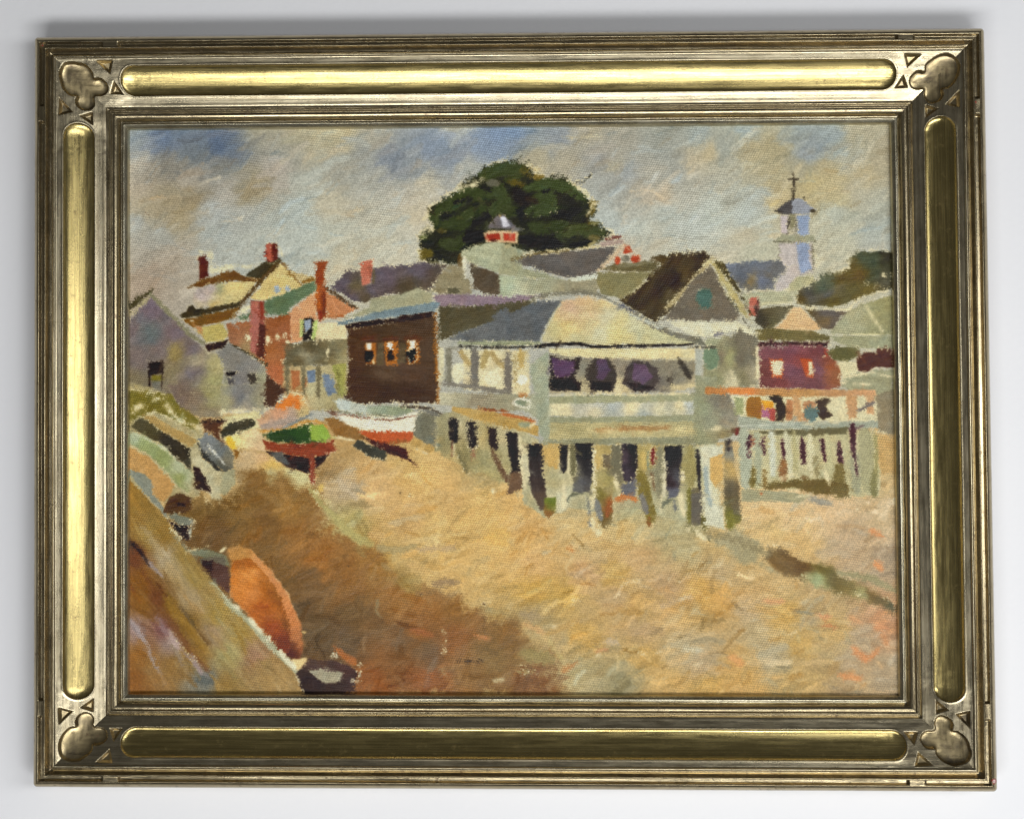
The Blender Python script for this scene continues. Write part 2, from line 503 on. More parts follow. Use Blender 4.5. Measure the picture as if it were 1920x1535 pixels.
def P(pts, col, cps=None, ang=None, var=9, rough=2.2, dry=2.2, halo=3.0, hp=0.36, op=1.0, warp=7, raw=False, soft=0.0):
    """a patch of paint: outline, colour (or colours at places), brush direction"""
    SEED[0] += 1; sd = SEED[0]
    g = pts if raw else G(pts)
    x0, x1, y0, y1 = window(g, 8 + halo + dry)
    if x1 <= x0 or y1 <= y0:
        return
    sl = (slice(y0, y1), slice(x0, x1))
    X, Y = XX[sl], YY[sl]
    if ang is None:
        ang = (sd * 37) % 60 - 45
    st = brushed(X, Y, ang, sd + 11)
    gx = [p[0] for p in g]; gy = [p[1] for p in g]
    fit = min(1.0, max(0.22, min(max(gx) - min(gx), max(gy) - min(gy)) / 45.0))   # small marks are put down with more care
    rough = rough * fit; dry = dry * (0.35 + 0.65 * fit)
    lost = np.clip(0.9 + 3.0 * fbm(X / 34, Y / 34, sd + 6, 2), 0.1, 2.2)      # edges come and go
    d = sdf_poly(g, X, Y) + rough * (fbm(X / 8, Y / 8, sd, 2) * 1.6 + 0.9 * lost * vnoise(X / 2.6, Y / 2.6, sd + 2) - 0.45 * lost) + 2.6 * fit * st * lost
    dry = dry * lost
    if halo > 0:
        band = np.clip(1 - np.abs(d + halo * 0.45) / halo, 0, 1)
        clump = np.clip(0.5 + 2.2 * fbm(X / 26, Y / 26, sd + 9, 2), 0, 1)
        a = np.clip((band * clump * hp * 1.5 - (TOOTH[sl])) * 5 + 0.6, 0, 1) * (band > 0.02)
        lay(sl, a * 0.75, np.array(CREAM, np.float32), 0.1)
    alpha = np.clip((d + soft * 2.5 * fbm(X / 30, Y / 30, sd + 31, 3) + dry * (0.45 - TOOTH[sl]) * 2) / (0.8 + 0.7 * lost + soft) + 0.5, 0, 1) * op
    if cps:
        c = idw([(*G([(x, y)])[0], cc) for x, y, cc in cps] if not raw else cps, X, Y, warp)
    else:
        c = np.empty(X.shape + (3,), np.float32); c[:] = col
    hue = fbm(X / 11, Y / 11, sd + 21, 2) * var * 0.9
    c = c + (st * var * 2.6)[..., None]
    c[..., 0] += hue; c[..., 2] -= hue
    lay(sl, alpha, c, 0.5 + st * 1.4)
def S(pts, w, col, dry=2.0, op=1.0, var=7, taper=True, raw=False):
    """one brush stroke along a path; w is a width or (start, end)"""
    SEED[0] += 1; sd = SEED[0]
    g = pts if raw else G(pts)
    ws = (w if isinstance(w, tuple) else (w, w))
    k = 1.0 if raw else GS / ZM
    wa, wb = ws[0] * k / 2, ws[1] * k / 2
    x0, x1, y0, y1 = window(g, max(wa, wb) + 5)
    if x1 <= x0 or y1 <= y0:
        return
    sl = (slice(y0, y1), slice(x0, x1))
    X, Y = XX[sl], YY[sl]
    lens = [math.hypot(g[i + 1][0] - g[i][0], g[i + 1][1] - g[i][1]) for i in range(len(g) - 1)]
    tot = max(sum(lens), 1e-6)
    best = np.full(X.shape, 1e9, np.float32); al = np.zeros(X.shape, np.float32); sg = np.zeros(X.shape, np.float32)
    run = 0
    for i in range(len(g) - 1):
        ax, ay = g[i]; bx, by = g[i + 1]
        ex, ey = bx - ax, by - ay
        wx, wy = X - ax, Y - ay
        t = np.clip((wx * ex + wy * ey) / max(ex * ex + ey * ey, 1e-6), 0, 1)
        dd = np.sqrt((wx - ex * t) ** 2 + (wy - ey * t) ** 2)
        m = dd < best
        best = np.where(m, dd, best); al = np.where(m, run + t * lens[i], al)
        sg = np.where(m, (wx * ey - wy * ex) / max(lens[i], 1e-6), sg)
        run += lens[i]
    t = al / tot
    half = wa + (wb - wa) * t
    if taper:
        half = half * (0.72 + 0.28 * np.clip(np.minimum(t, 1 - t) * 6, 0, 1))
    br = fbm(al / 14, sg / 1.3, sd, 2)
    d = half - best + br * 2.2 + 0.8 * (vnoise(X / 2.2, Y / 2.2, sd + 3) - 0.5)
    alpha = np.clip((d + dry * (0.45 - TOOTH[sl]) * 2) / 1.1 + 0.5, 0, 1) * op
    c = np.empty(X.shape + (3,), np.float32); c[:] = col
    c += (br * var * 2.4)[..., None]
    ridge = np.clip(1 - np.abs(half - best - 0.7) / 1.2, 0, 1) * 0.5
    lay(sl, alpha, c, 0.7 + br * 1.8 + ridge)
def B(x, y, rx, ry, col, **k):
    """a round dab"""
    P([(x + rx * math.cos(t * 0.785), y + ry * math.sin(t * 0.785)) for t in range(8)], col, **k)
def SP(pts, w, col=CREAM, n=0.55):
    """bare primed weave left showing along a path"""
    SEED[0] += 1; sd = SEED[0]
    g = G(pts)
    k = GS / ZM * w / 2
    x0, x1, y0, y1 = window(g, k + 4)
    if x1 <= x0 or y1 <= y0:
        return
    sl = (slice(y0, y1), slice(x0, x1))
    X, Y = XX[sl], YY[sl]
    best = np.full(X.shape, 1e9, np.float32)
    for i in range(len(g) - 1):
        ax, ay = g[i]; bx, by = g[i + 1]
        ex, ey = bx - ax, by - ay
        t = np.clip(((X - ax) * ex + (Y - ay) * ey) / max(ex * ex + ey * ey, 1e-6), 0, 1)
        best = np.minimum(best, np.hypot(X - ax - ex * t, Y - ay - ey * t))
    band = np.clip(1.2 - best / max(k, 0.5), 0, 1)
    clump = np.clip(0.6 + 1.8 * fbm(X / 14, Y / 14, sd, 2), 0, 1)
    a = np.clip((band * clump * n * 1.25 - TOOTH[sl]) * 4 + 0.45, 0, 1) * (band > 0)
    lay(sl, a * 0.9, np.array(col, np.float32), 0.9)
def dabs(box, n, length, width, ang, spread, jit, keep=None, op=0.5, seed=1):
    """many short strokes that pick up the colour under them"""
    rng = random.Random(seed)
    for _ in range(n):
        x = rng.uniform(box[0], box[2]); y = rng.uniform(box[1], box[3])
        gx, gy = to_grid(x, y)
        ix, iy = int(gx), int(gy)
        if not (2 <= ix < GW - 2 and 2 <= iy < GH - 2):
            continue
        if keep is not None and not keep[iy, ix]:
            continue
        c = PIC[iy, ix].copy()
        j = rng.gauss(0, jit); hsh = rng.gauss(0, jit * 0.45)
        c = c + np.array([j + hsh, j, j - hsh], np.float32)
        a = math.radians(ang + rng.gauss(0, spread))
        l = length * rng.uniform(0.5, 1.4) * GS / 2; w = width * rng.uniform(0.5, 1.4) * GS
        dx, dy = math.cos(a) * l, math.sin(a) * l
        bend = rng.uniform(-0.25, 0.25)
        S([(gx - dx, gy - dy), (gx + dy * bend, gy - dx * bend), (gx + dx, gy + dy)], w, c, dry=2.6, op=op * rng.uniform(0.5, 1.2), var=5, raw=True)
def region(pts):
    g = [to_grid(x, y) for x, y in pts]
    return sdf_poly(g, XX, YY) > 0

def cp_list(s):
    out = []
    for t in s.split(';'):
        t = t.strip()
        if not t:
            continue
        x, y, r, g, b = (float(q) for q in t.split(','))
        out.append((*to_grid(x, y), (r, g, b)))
    return out
SKY = cp_list('''245,245,132,148,158;300,255,74,104,152;350,250,92,116,148;410,270,62,94,146;440,285,84,106,138;370,290,98,112,124;
250,285,142,150,152;325,318,124,118,106;250,312,174,164,146;420,310,124,124,116;480,250,148,142,120;560,260,166,156,126;600,250,170,160,128;
540,290,148,148,138;460,330,146,138,116;350,340,172,162,146;260,360,172,158,138;358,375,138,118,82;310,385,148,132,100;420,360,166,160,150;
465,355,150,130,90;520,320,170,160,150;575,345,160,164,154;270,395,164,150,120;250,412,150,158,160;400,398,160,168,170;340,402,164,148,112;
460,400,162,165,160;570,390,165,177,175;300,440,150,154,150;400,440,156,164,162;500,440,164,172,166;580,440,166,174,168;250,480,160,154,142;
320,490,164,150,132;270,520,158,138,118;350,505,164,154,138;430,480,166,172,166;640,250,170,158,122;700,260,160,154,136;680,285,140,144,142;
735,300,116,130,152;760,280,136,145,152;810,275,112,134,166;830,262,112,138,174;850,240,176,170,148;900,260,114,140,178;930,245,104,136,184;
970,240,96,134,188;850,300,118,136,160;780,310,140,145,148;640,330,150,150,140;700,340,160,160,150;800,345,184,174,148;870,320,176,170,150;
760,370,170,165,150;620,380,178,168,142;700,400,175,170,152;780,400,188,174,144;620,440,170,172,158;700,450,178,175,156;760,440,180,178,162;
640,490,184,174,146;720,480,180,178,160;600,470,168,172,162;740,490,184,178,156;1000,255,126,140,148;1045,250,122,135,152;1100,245,164,154,128;
1150,260,150,145,130;1250,245,140,145,138;1310,250,140,154,157;1000,300,174,160,124;1060,300,165,154,128;1140,300,150,146,136;1152,312,174,158,118;
1130,302,140,144,148;1250,290,146,150,145;1330,287,186,166,124;1300,300,180,164,132;1165,322,132,145,160;1150,340,150,154,152;1270,330,150,154,150;
1220,340,160,158,146;1240,367,188,168,138;1210,362,178,162,138;1130,370,165,171,167;1180,382,170,169,157;1300,360,165,164,152;1250,400,164,177,175;
1150,410,165,176,174;1300,420,170,178,174;1230,452,176,170,150;1200,440,170,178,170;1180,470,180,168,145;1330,440,172,178,170;1400,245,144,158,160;
1500,245,136,150,156;1560,255,130,149,160;1360,280,144,153,150;1410,282,174,158,118;1450,275,168,154,114;1520,285,122,140,160;1600,260,164,154,124;
1650,290,164,154,128;1590,290,156,164,160;1420,312,164,154,122;1500,312,154,148,124;1450,330,165,150,110;1560,330,178,158,110;1620,320,174,158,120;
1520,347,184,164,110;1460,372,180,160,114;1350,340,164,163,148;1420,370,160,168,166;1600,360,170,164,142;1570,372,178,163,118;1400,400,164,176,176;
1330,400,170,179,172;1570,402,165,174,167;1640,380,164,164,148;1640,430,155,164,160;1580,440,174,173,152;1400,440,180,169,142;1350,472,180,171,146;
1420,470,174,174,152;1560,482,180,174,148;1600,500,182,174,146;1640,460,160,164,156''')
SAND = cp_list('''640,850,174,140,86;620,880,164,130,80;680,880,190,155,100;760,850,190,158,96;700,920,200,162,106;800,900,205,167,102;850,930,192,156,96;
640,930,176,154,116;660,905,180,160,128;760,960,194,155,96;900,880,166,146,96;900,940,200,165,100;950,1000,200,160,86;700,1000,190,150,90;
820,1000,194,160,96;650,965,166,150,90;690,1005,165,150,86;960,960,200,160,95;980,990,195,156,96;1080,980,190,164,110;1090,930,166,160,124;
1180,960,160,157,120;1180,990,194,165,106;1260,980,166,155,112;1290,970,162,155,116;1420,960,204,174,124;1480,960,205,175,128;1560,960,200,171,128;
1650,960,184,160,120;1450,990,196,166,108;1600,1000,180,155,120;1660,850,190,155,96;1660,900,186,160,110;980,1020,200,160,94;1000,1050,200,160,100;
1100,1030,190,160,105;1200,1050,185,151,100;1280,1030,170,155,110;1000,1110,190,150,70;1050,1120,186,150,74;1150,1080,190,155,86;1100,1070,185,150,105;
1150,1120,180,148,100;1250,1100,180,146,100;1320,1110,190,147,72;1200,1150,186,150,86;1100,1150,180,150,95;1000,1150,160,140,96;1090,1190,190,150,76;
1200,1180,172,143,100;1300,1150,180,146,86;1050,1200,175,150,100;1200,1230,190,154,86;1290,1220,172,155,118;1320,1240,175,150,110;1100,1260,166,150,105;
1160,1270,150,140,102;1250,1280,186,150,86;1330,1280,190,150,76;1060,1280,170,155,110;1350,1020,190,160,102;1420,1000,200,170,115;1500,1020,195,161,102;
1600,1040,176,151,116;1660,1040,162,141,112;1350,1080,176,151,106;1450,1090,186,156,102;1350,1120,194,147,72;1400,1140,176,151,110;1470,1150,190,151,78;
1520,1150,166,146,106;1560,1180,186,155,96;1620,1200,166,146,115;1650,1170,184,132,88;1420,1200,176,156,114;1500,1210,186,151,82;1450,1230,167,151,115;
1380,1240,190,149,82;1540,1230,171,146,97;1600,1250,171,149,115;1660,1250,166,146,115;1500,1270,181,151,92;1400,1280,190,150,82;1600,1290,180,151,106''')
BROWN = cp_list('''380,960,117,86,38;400,1000,107,77,41;450,960,129,95,45;500,980,123,87,41;540,950,144,105,49;480,1040,127,91,44;560,1000,148,102,48;600,1050,158,105,46;530,1100,123,88,42;580,1100,118,86,48;570,1150,103,77,45;600,1180,98,75,45;650,1080,144,97,43;640,1110,133,91,43;660,1150,113,84,46;700,1040,154,108,49;650,1200,100,77,49;640,1180,103,79,51;700,1180,119,86,48;740,1120,150,103,49;800,1130,149,96,38;860,1130,140,95,38;780,1180,144,92,41;750,1200,119,86,51;800,1220,113,86,56;850,1200,140,87,38;720,1230,133,87,43;700,1270,144,83,34;800,1270,144,83,36;880,1250,140,102,55;920,1230,133,102,55;960,1200,133,97,49;990,1230,144,113,65;1000,1270,129,83,42;760,1060,154,124,65;770,1090,154,127,66;850,1100,154,124,82''')

# ---- sky and sand
PIC[:] = 0.55 * idw(SKY, XX, YY, 11, power=1.9, soft=9) + 0.45 * idw(SKY, XX, YY, 11, power=1.5, soft=40)
SEED[0] += 40
_st = brushed(XX, YY, -28, 61)
PIC += (_st * 16)[..., None]
HGT[:] = 0.3 + _st
dabs((235, 232, 1690, 560), 700, 46, 10, -24, 18, 7, op=0.7, seed=3)
dabs((235, 232, 1690, 520), 620, 26, 5, -28, 25, 11, op=0.65, seed=4)
tile(0, 0)
g_sand = [to_grid(x, y) for x, y in [(230, 760), (800, 800), (1040, 860), (1640, 800), (1700, 800), (1700, 1320), (230, 1320)]]
P(g_sand, None, cps=SAND, ang=-12, raw=True, halo=0, warp=10, var=8)
m_sand = region([(560, 870), (1700, 900), (1700, 1310), (900, 1310)])
dabs((560, 860, 1690, 1305), 1200, 40, 10, -20, 24, 11, keep=m_sand, op=0.65, seed=5)
dabs((560, 880, 1690, 1305), 760, 22, 5, -14, 34, 17, keep=m_sand, op=0.65, seed=6)

# ---- church tower and the far right
tile(1300, 220)
SP([(700, 800), (760, 760)], 60, (200, 180, 125)); SP([(1080, 1200), (1110, 1350)], 60)
P([(780, 870), (1050, 860), (1045, 1080), (790, 1060)], (166, 160, 140), halo=2)
P([(785, 890), (850, 880), (845, 1050), (790, 1040)], (182, 170, 170), halo=0, ang=80)
P([(860, 870), (920, 870), (910, 1000), (870, 1010)], (126, 122, 92), halo=0)
S([(857, 910), (855, 1010)], 18, (58, 50, 40)); S([(925, 930), (925, 1050)], 20, (86, 80, 60))
S([(840, 1050), (900, 1020)], 12, (80, 74, 55))
P([(930, 885), (1040, 880), (1040, 1050), (950, 1085)], (128, 149, 186), halo=0, ang=-40, var=12)
P([(740, 1100), (790, 1060), (1080, 1060), (1100, 1115), (760, 1125)], (146, 145, 118), halo=2)
S([(720, 1120), (900, 1126), (1110, 1115)], 13, (88, 84, 62))
P([(770, 1130), (1070, 1120), (1080, 1400), (830, 1450), (790, 1300)], (172, 162, 156), halo=3)
P([(770, 1150), (920, 1140), (920, 1330), (830, 1380), (780, 1280)], (178, 169, 164), halo=0, ang=85)
P([(930, 1135), (1040, 1130), (1040, 1280), (1070, 1360), (970, 1410), (940, 1300)], (130, 150, 188), halo=0, ang=-35, var=12)
S([(765, 1150), (775, 1290)], 8, (100, 92, 75)); S([(1075, 1130), (1076, 1380)], 8, (110, 104, 80))
P([(735, 845), (820, 770), (900, 728), (905, 868), (780, 868)], (72, 68, 68), halo=0)
P([(890, 730), (960, 738), (1010, 762), (1108, 828), (1040, 868), (890, 866)], (136, 143, 158), halo=0)
B(1075, 840, 26, 20, (70, 60, 42), halo=0); S([(740, 840), (800, 862)], 14, (58, 50, 42)); S([(990, 715), (1010, 750)], 8, (70, 62, 40))
S([(898, 480), (904, 600), (900, 742)], (13, 20), (56, 46, 32), dry=1.2); S([(852, 560), (950, 556)], 14, (62, 52, 36), dry=1); S([(885, 650), (903, 730)], 12, (62, 52, 36)); S([(925, 640), (905, 720)], 7, (80, 70, 45))
tile(1300, 430)
P([(860, 430), (1080, 420), (1100, 470), (970, 540), (860, 590)], (164, 160, 122), halo=3, hp=.8)
P([(840, 350), (920, 330), (930, 420), (860, 500), (790, 580), (715, 560), (740, 470)], (178, 168, 162), halo=2)
P([(230, 310), (400, 290), (770, 275), (830, 340), (740, 460), (720, 540), (440, 555), (340, 440), (250, 340)], None, halo=3, ang=-8,
  cps=[(300, 330, (112, 124, 148)), (600, 300, (98, 106, 122)), (450, 400, (94, 102, 118)), (520, 470, (130, 108, 66)), (620, 470, (96, 110, 140)), (700, 420, (100, 98, 94)), (400, 500, (98, 100, 102)), (560, 530, (100, 98, 88))])
P([(190, 290), (270, 300), (340, 420), (440, 570), (390, 560), (290, 430)], (72, 60, 22), halo=2)
P([(440, 580), (700, 560), (960, 540), (900, 650), (600, 690), (470, 680)], (160, 160, 130), halo=3)
S([(620, 665), (900, 655)], 18, (196, 190, 150)); SP([(680, 560), (980, 540)], 40)
P([(920, 620), (960, 540), (1060, 500), (1150, 400), (1220, 380), (1300, 390), (1400, 360), (1420, 250), (1520, 190), (1700, 205), (1790, 210), (1800, 520), (1650, 560), (1550, 585), (1480, 625), (1300, 690), (1130, 700), (960, 690)], None,
  cps=[(1500, 230, (70, 80, 56)), (1600, 300, (68, 80, 58)), (1730, 225, (44, 42, 18)), (1490, 390, (102, 80, 20)), (1440, 320, (96, 78, 24)), (1200, 450, (86, 94, 70)), (1150, 520, (78, 88, 66)), (1320, 530, (92, 80, 42)),
       (1050, 590, (80, 78, 72)), (1200, 600, (82, 80, 74)), (950, 640, (84, 64, 15)), (1250, 660, (94, 80, 24)), (1450, 560, (86, 80, 36)), (1700, 480, (78, 72, 48)), (1540, 565, (100, 84, 25)), (1330, 415, (96, 80, 28)), (1620, 420, (66, 74, 50))], halo=4, hp=.8, rough=4, var=12)
B(1710, 410, 18, 25, (190, 180, 140), halo=0); SP([(1500, 480), (1650, 520), (1780, 580)], 90)
P([(1390, 720), (1560, 660), (1800, 590), (1800, 945), (1240, 950), (1250, 890)], (150, 148, 108), halo=2, cps=[(1450, 760, (156, 152, 116)), (1700, 700, (146, 142, 96)), (1350, 900, (152, 152, 120)), (1700, 880, (142, 140, 98))], ang=-20)
SP([(1560, 700), (1700, 930)], 60, (196, 186, 140), .7); SP([(1180, 720), (1400, 725), (1460, 640)], 36, n=.8); SP([(1240, 945), (1800, 945)], 22, (200, 192, 146), .8)
P([(1240, 960), (1800, 955), (1800, 1085), (1400, 1060), (1260, 1000)], (148, 148, 114), halo=2)
P([(570, 720), (700, 690), (900, 690), (820, 800), (720, 885), (640, 905), (550, 830)], None, cps=[(700, 720, (98, 88, 58)), (640, 830, (58, 50, 30)), (580, 790, (60, 50, 34)), (780, 760, (102, 94, 66)), (700, 860, (96, 92, 56))], halo=2)
P([(1000, 720), (1380, 740), (1250, 895), (1140, 890), (1060, 780)], None, cps=[(1030, 740, (84, 66, 26)), (1200, 765, (96, 88, 84)), (1180, 830, (112, 88, 48)), (1240, 860, (98, 86, 74))], halo=2)
P([(900, 700), (960, 700), (1060, 790), (1155, 905), (1000, 915), (720, 895), (820, 800)], (204, 166, 116), halo=2, var=11)
P([(505, 620), (580, 605), (582, 700), (560, 780), (498, 775)], (186, 98, 78), halo=2); S([(582, 640), (580, 720)], 22, (92, 34, 26)); S([(560, 700), (575, 780)], 26, (70, 40, 30))
P([(560, 900), (700, 890), (860, 905), (1060, 910), (1220, 960), (1235, 1005), (800, 1000), (570, 1000)], (106, 95, 48), halo=3, ang=0)
P([(570, 1015), (900, 1008), (1220, 1015), (1200, 1055), (900, 1045), (590, 1055)], (58, 17, 18), halo=3, ang=0)
P([(590, 1050), (900, 1040), (1200, 1050), (1230, 1150), (1330, 1200), (1325, 1400), (1220, 1440), (590, 1420)], None, ang=12, halo=3,
  cps=[(650, 1100, (122, 68, 76)), (900, 1090, (128, 72, 84)), (1150, 1070, (112, 54, 60)), (630, 1280, (116, 58, 54)), (1230, 1230, (158, 84, 46)), (900, 1280, (120, 72, 86)), (1130, 1260, (120, 74, 86)), (800, 1390, (122, 58, 58)), (1300, 1300, (150, 88, 50)), (1050, 1380, (110, 60, 66)), (950, 1180, (142, 66, 62))])
P([(690, 1160), (810, 1170), (800, 1335), (705, 1335)], (186, 84, 40), halo=0); P([(708, 1185), (812, 1180), (790, 1312), (716, 1310)], (212, 200, 165), halo=0)
P([(960, 1160), (1070, 1165), (1085, 1335), (1010, 1325)], (182, 74, 30), halo=0); P([(1032, 1188), (1070, 1190), (1076, 1320), (1045, 1300)], (210, 196, 156), halo=0)
S([(1190, 1080), (1200, 1140)], 24, (176, 66, 34)); SP([(1170, 1140), (1200, 1130)], 20)
P([(1210, 1110), (1280, 1050), (1480, 1060), (1500, 1130), (1380, 1195), (1260, 1180)], (96, 91, 46), halo=3)
P([(1280, 1185), (1470, 1190), (1480, 1300), (1340, 1330)], (202, 192, 152), halo=0, dry=3)
P([(1340, 1310), (1800, 1250), (1800, 1560), (1340, 1420)], (150, 148, 114), halo=2, ang=4)
P([(1460, 1160), (1560, 1100), (1640, 1110), (1650, 1075), (1800, 1075), (1800, 1240), (1640, 1240), (1560, 1285), (1480, 1275)], (84, 38, 23), halo=3)
SP([(1350, 1330), (1600, 1285), (1800, 1330)], 30, n=.75); SP([(1340, 1375), (1640, 1400)], 44, n=.8); SP([(1500, 1130), (1420, 1240)], 40)

# ---- tree
tile(580, 220)
TREE = [(960, 1270), (1000, 1180), (980, 1080), (1040, 1030), (1110, 1000), (1060, 920), (1080, 800), (1200, 740), (1320, 670), (1400, 570), (1500, 520), (1550, 470), (1660, 420), (1780, 400), (1870, 385), (1947, 430), (2027, 510), (2127, 550), (2257, 530), (2367, 600), (2467, 680), (2565, 780), (2580, 840), (2520, 930), (2607, 965), (2705, 1035), (2627, 1105), (2507, 1165), (2127, 1215), (1927, 1200), (1800, 1180), (1500, 1220), (1370, 1300), (1260, 1335), (1150, 1305), (1000, 1290)]
P(TREE, (37, 40, 18), halo=5, hp=.95, rough=5, dry=4, var=9)
for pts, w, c in [([(1120, 900), (1250, 800), (1400, 700), (1620, 700)], 150, (52, 62, 30)), ([(1150, 950), (1350, 950), (1550, 830)], 150, (50, 60, 30)), ([(1560, 520), (1700, 470), (1900, 470)], 120, (54, 64, 33)),
                  ([(1700, 640), (1760, 760), (1650, 850)], 130, (56, 66, 36)), ([(1200, 1130), (1330, 1150), (1380, 1080)], 120, (50, 58, 32)), ([(1780, 560), (1900, 520)], 80, (60, 66, 34)),
                  ([(1960, 640), (2150, 590), (2350, 640), (2450, 730)], 110, (58, 70, 36)), ([(2020, 740), (2120, 690), (2200, 760)], 120, (55, 66, 34)), ([(1980, 860), (2080, 820), (2220, 830)], 120, (54, 66, 36)),
                  ([(1990, 980), (2120, 1000), (2300, 960)], 110, (50, 60, 32)), ([(2280, 1060), (2450, 1010), (2640, 1040)], 100, (58, 66, 34)), ([(1720, 800), (1850, 850)], 110, (48, 56, 26)), ([(2350, 1000), (2500, 980)], 70, (62, 68, 32))]:
    S(pts, w, (c[0] + 5, c[1] + 8, c[2] + 2), dry=4, op=.9, var=13)
for pts, w, c in [([(1300, 770), (1450, 740)], 50, (24, 26, 12)), ([(1480, 960), (1600, 880)], 90, (26, 26, 12)), ([(1420, 1090), (1560, 1060)], 120, (22, 21, 11)), ([(1850, 680), (1960, 760)], 120, (30, 26, 12)),
                  ([(2100, 670), (2170, 660)], 40, (20, 22, 10)), ([(2200, 870), (2330, 880), (2420, 820)], 100, (26, 28, 13)), ([(2250, 700), (2420, 800)], 60, (34, 36, 16)), ([(1910, 1100), (2100, 1130), (2250, 1130)], 110, (24, 24, 12)),
                  ([(1180, 900), (1260, 880)], 70, (26, 28, 14)), ([(1560, 630), (1620, 660)], 50, (28, 30, 14)), ([(1130, 1220), (1240, 1240)], 80, (30, 34, 16)), ([(2350, 1150), (2520, 1120)], 50, (24, 24, 12)), ([(1890, 960), (1960, 1000)], 60, (34, 38, 24)), ([(1960, 730), (2040, 760)], 60, (50, 38, 16))]:
    S(pts, w, c, dry=3, op=.9, var=8)
for x, y, rx, ry, c in [(1850, 585, 70, 28, (104, 90, 24)), (2040, 535, 80, 28, (128, 104, 36)), (1900, 600, 50, 26, (92, 80, 22)), (2545, 800, 35, 75, (124, 104, 40)), (1045, 1230, 70, 50, (104, 90, 26)), (2550, 950, 60, 22, (100, 92, 30)),
                        (1190, 1020, 50, 25, (78, 68, 24)), (1030, 1070, 35, 35, (110, 120, 62)), (1360, 1290, 30, 70, (92, 66, 22)), (1650, 590, 70, 36, (104, 100, 82)), (1940, 490, 40, 40, (100, 88, 30)), (2560, 1080, 60, 30, (112, 100, 52))]:
    B(x, y, rx, ry, c, halo=0, dry=4, rough=4, op=.85)
SP([(1330, 650), (1500, 600), (1560, 560)], 70, (196, 186, 148), .7); SP([(1110, 1010), (1000, 1110)], 60, n=.7); SP([(1000, 1280), (980, 1190)], 40, n=.7); SP([(1060, 900), (1080, 800), (1200, 740)], 40, n=.6)
SP([(1980, 440), (2130, 520)], 70, (196, 174, 122), .6); SP([(2360, 590), (2480, 680)], 60, n=.6); SP([(2500, 880), (2560, 780)], 50, n=.6); SP([(2520, 1150), (2620, 1100)], 50, (170, 156, 104), .6)
S([(2440, 600), (2500, 545), (2547, 512)], 14, (44, 42, 24), dry=1.5); S([(2360, 610), (2430, 570)], 8, (70, 62, 40))
for x, y in [(2200, 540), (2300, 560), (1860, 390), (1940, 420), (1640, 430)]:
    S([(x, y), (x + 40, y - 25)], 14, (40, 42, 22), dry=3)
P([(1570, 1050), (1600, 1018), (1880, 1020), (1872, 1135), (1590, 1125)], (192, 162, 122), halo=0)
P([(1600, 1055), (1710, 1040), (1718, 1100), (1610, 1112)], (162, 42, 22), halo=0); P([(1745, 1045), (1852, 1045), (1850, 1112), (1752, 1112)], (184, 56, 36), halo=0); B(1660, 1110, 30, 12, (60, 20, 12), halo=0)
P([(1590, 1000), (1650, 920), (1720, 860), (1800, 930), (1875, 1005)], (112, 106, 110), halo=2); P([(1720, 900), (1762, 900), (1812, 985), (1740, 985)], (192, 192, 206), halo=0); B(1715, 875, 12, 20, (150, 130, 80), halo=0)

# ---- roofs behind the pavilion
tile(580, 430)
P([(190, 520), (340, 370), (480, 370), (700, 330), (980, 295), (1240, 320), (1080, 560), (800, 590), (560, 620), (520, 670), (380, 640), (260, 570)], None, ang=-14, halo=3,
  cps=[(300, 500, (92, 82, 94)), (700, 420, (98, 86, 98)), (1000, 340, (94, 84, 94)), (1150, 450, (84, 72, 62)), (420, 530, (98, 86, 58)), (900, 550, (80, 68, 48)), (560, 560, (94, 84, 94)), (380, 610, (90, 78, 90)), (520, 640, (86, 72, 52))])
P([(455, 310), (570, 272), (572, 370), (545, 480), (475, 505)], (190, 106, 82), halo=3); S([(582, 370), (580, 480)], 26, (96, 84, 54)); S([(550, 330), (545, 460)], 16, (150, 78, 58))
P([(1240, 330), (1390, 330), (1400, 430), (1440, 450), (1470, 540), (1460, 600), (1080, 565)], (136, 126, 96), halo=2); P([(1240, 520), (1350, 530), (1340, 582), (1245, 572)], (84, 82, 62), halo=0)
P([(540, 620), (800, 585), (980, 530), (1100, 565), (1125, 650), (1110, 700), (700, 745), (420, 785), (310, 800), (550, 700)], (152, 150, 119), halo=1, ang=-12)
P([(1370, 190), (1560, 130), (1700, 118), (1919, 185), (1930, 440), (1740, 405), (1560, 345), (1440, 305), (1370, 245)], (160, 164, 134), halo=2, ang=15)
P([(1440, 310), (1740, 410), (1722, 590), (1640, 595), (1480, 530)], (86, 73, 56), halo=2)
S([(1390, 260), (1398, 425)], (40, 20), (206, 200, 174)); P([(1730, 415), (1940, 440), (1940, 590), (1730, 595)], (158, 168, 138), halo=1); SP([(1380, 200), (1450, 190)], 60)
P([(1110, 590), (1250, 580), (1780, 605), (2110, 590), (2150, 610), (1919, 655), (1500, 690), (1150, 700)], (134, 114, 126), halo=2, ang=0)
P([(1160, 690), (1500, 690), (1919, 645), (2050, 620), (1919, 735), (1600, 855), (1450, 905), (1250, 975), (1165, 1010)], (82, 75, 50), halo=1, ang=-15)
tile(940, 430)
P([(0, 130), (80, 150), (220, 230), (100, 270), (160, 320), (350, 380), (560, 450), (480, 465), (250, 445), (-20, 405)], (150, 150, 118), halo=1, ang=18)
P([(-20, 410), (250, 440), (580, 460), (860, 430), (880, 500), (860, 575), (560, 565), (200, 585), (-20, 605)], None, cps=[(50, 500, (158, 168, 140)), (300, 500, (152, 152, 124)), (700, 490, (150, 142, 114)), (150, 580, (170, 172, 144)), (700, 560, (140, 134, 106))], halo=2, ang=4)
P([(90, 290), (250, 230), (1060, 148), (880, 380), (800, 412), (600, 442), (350, 372), (180, 312)], (95, 89, 84), halo=1, ang=-3)
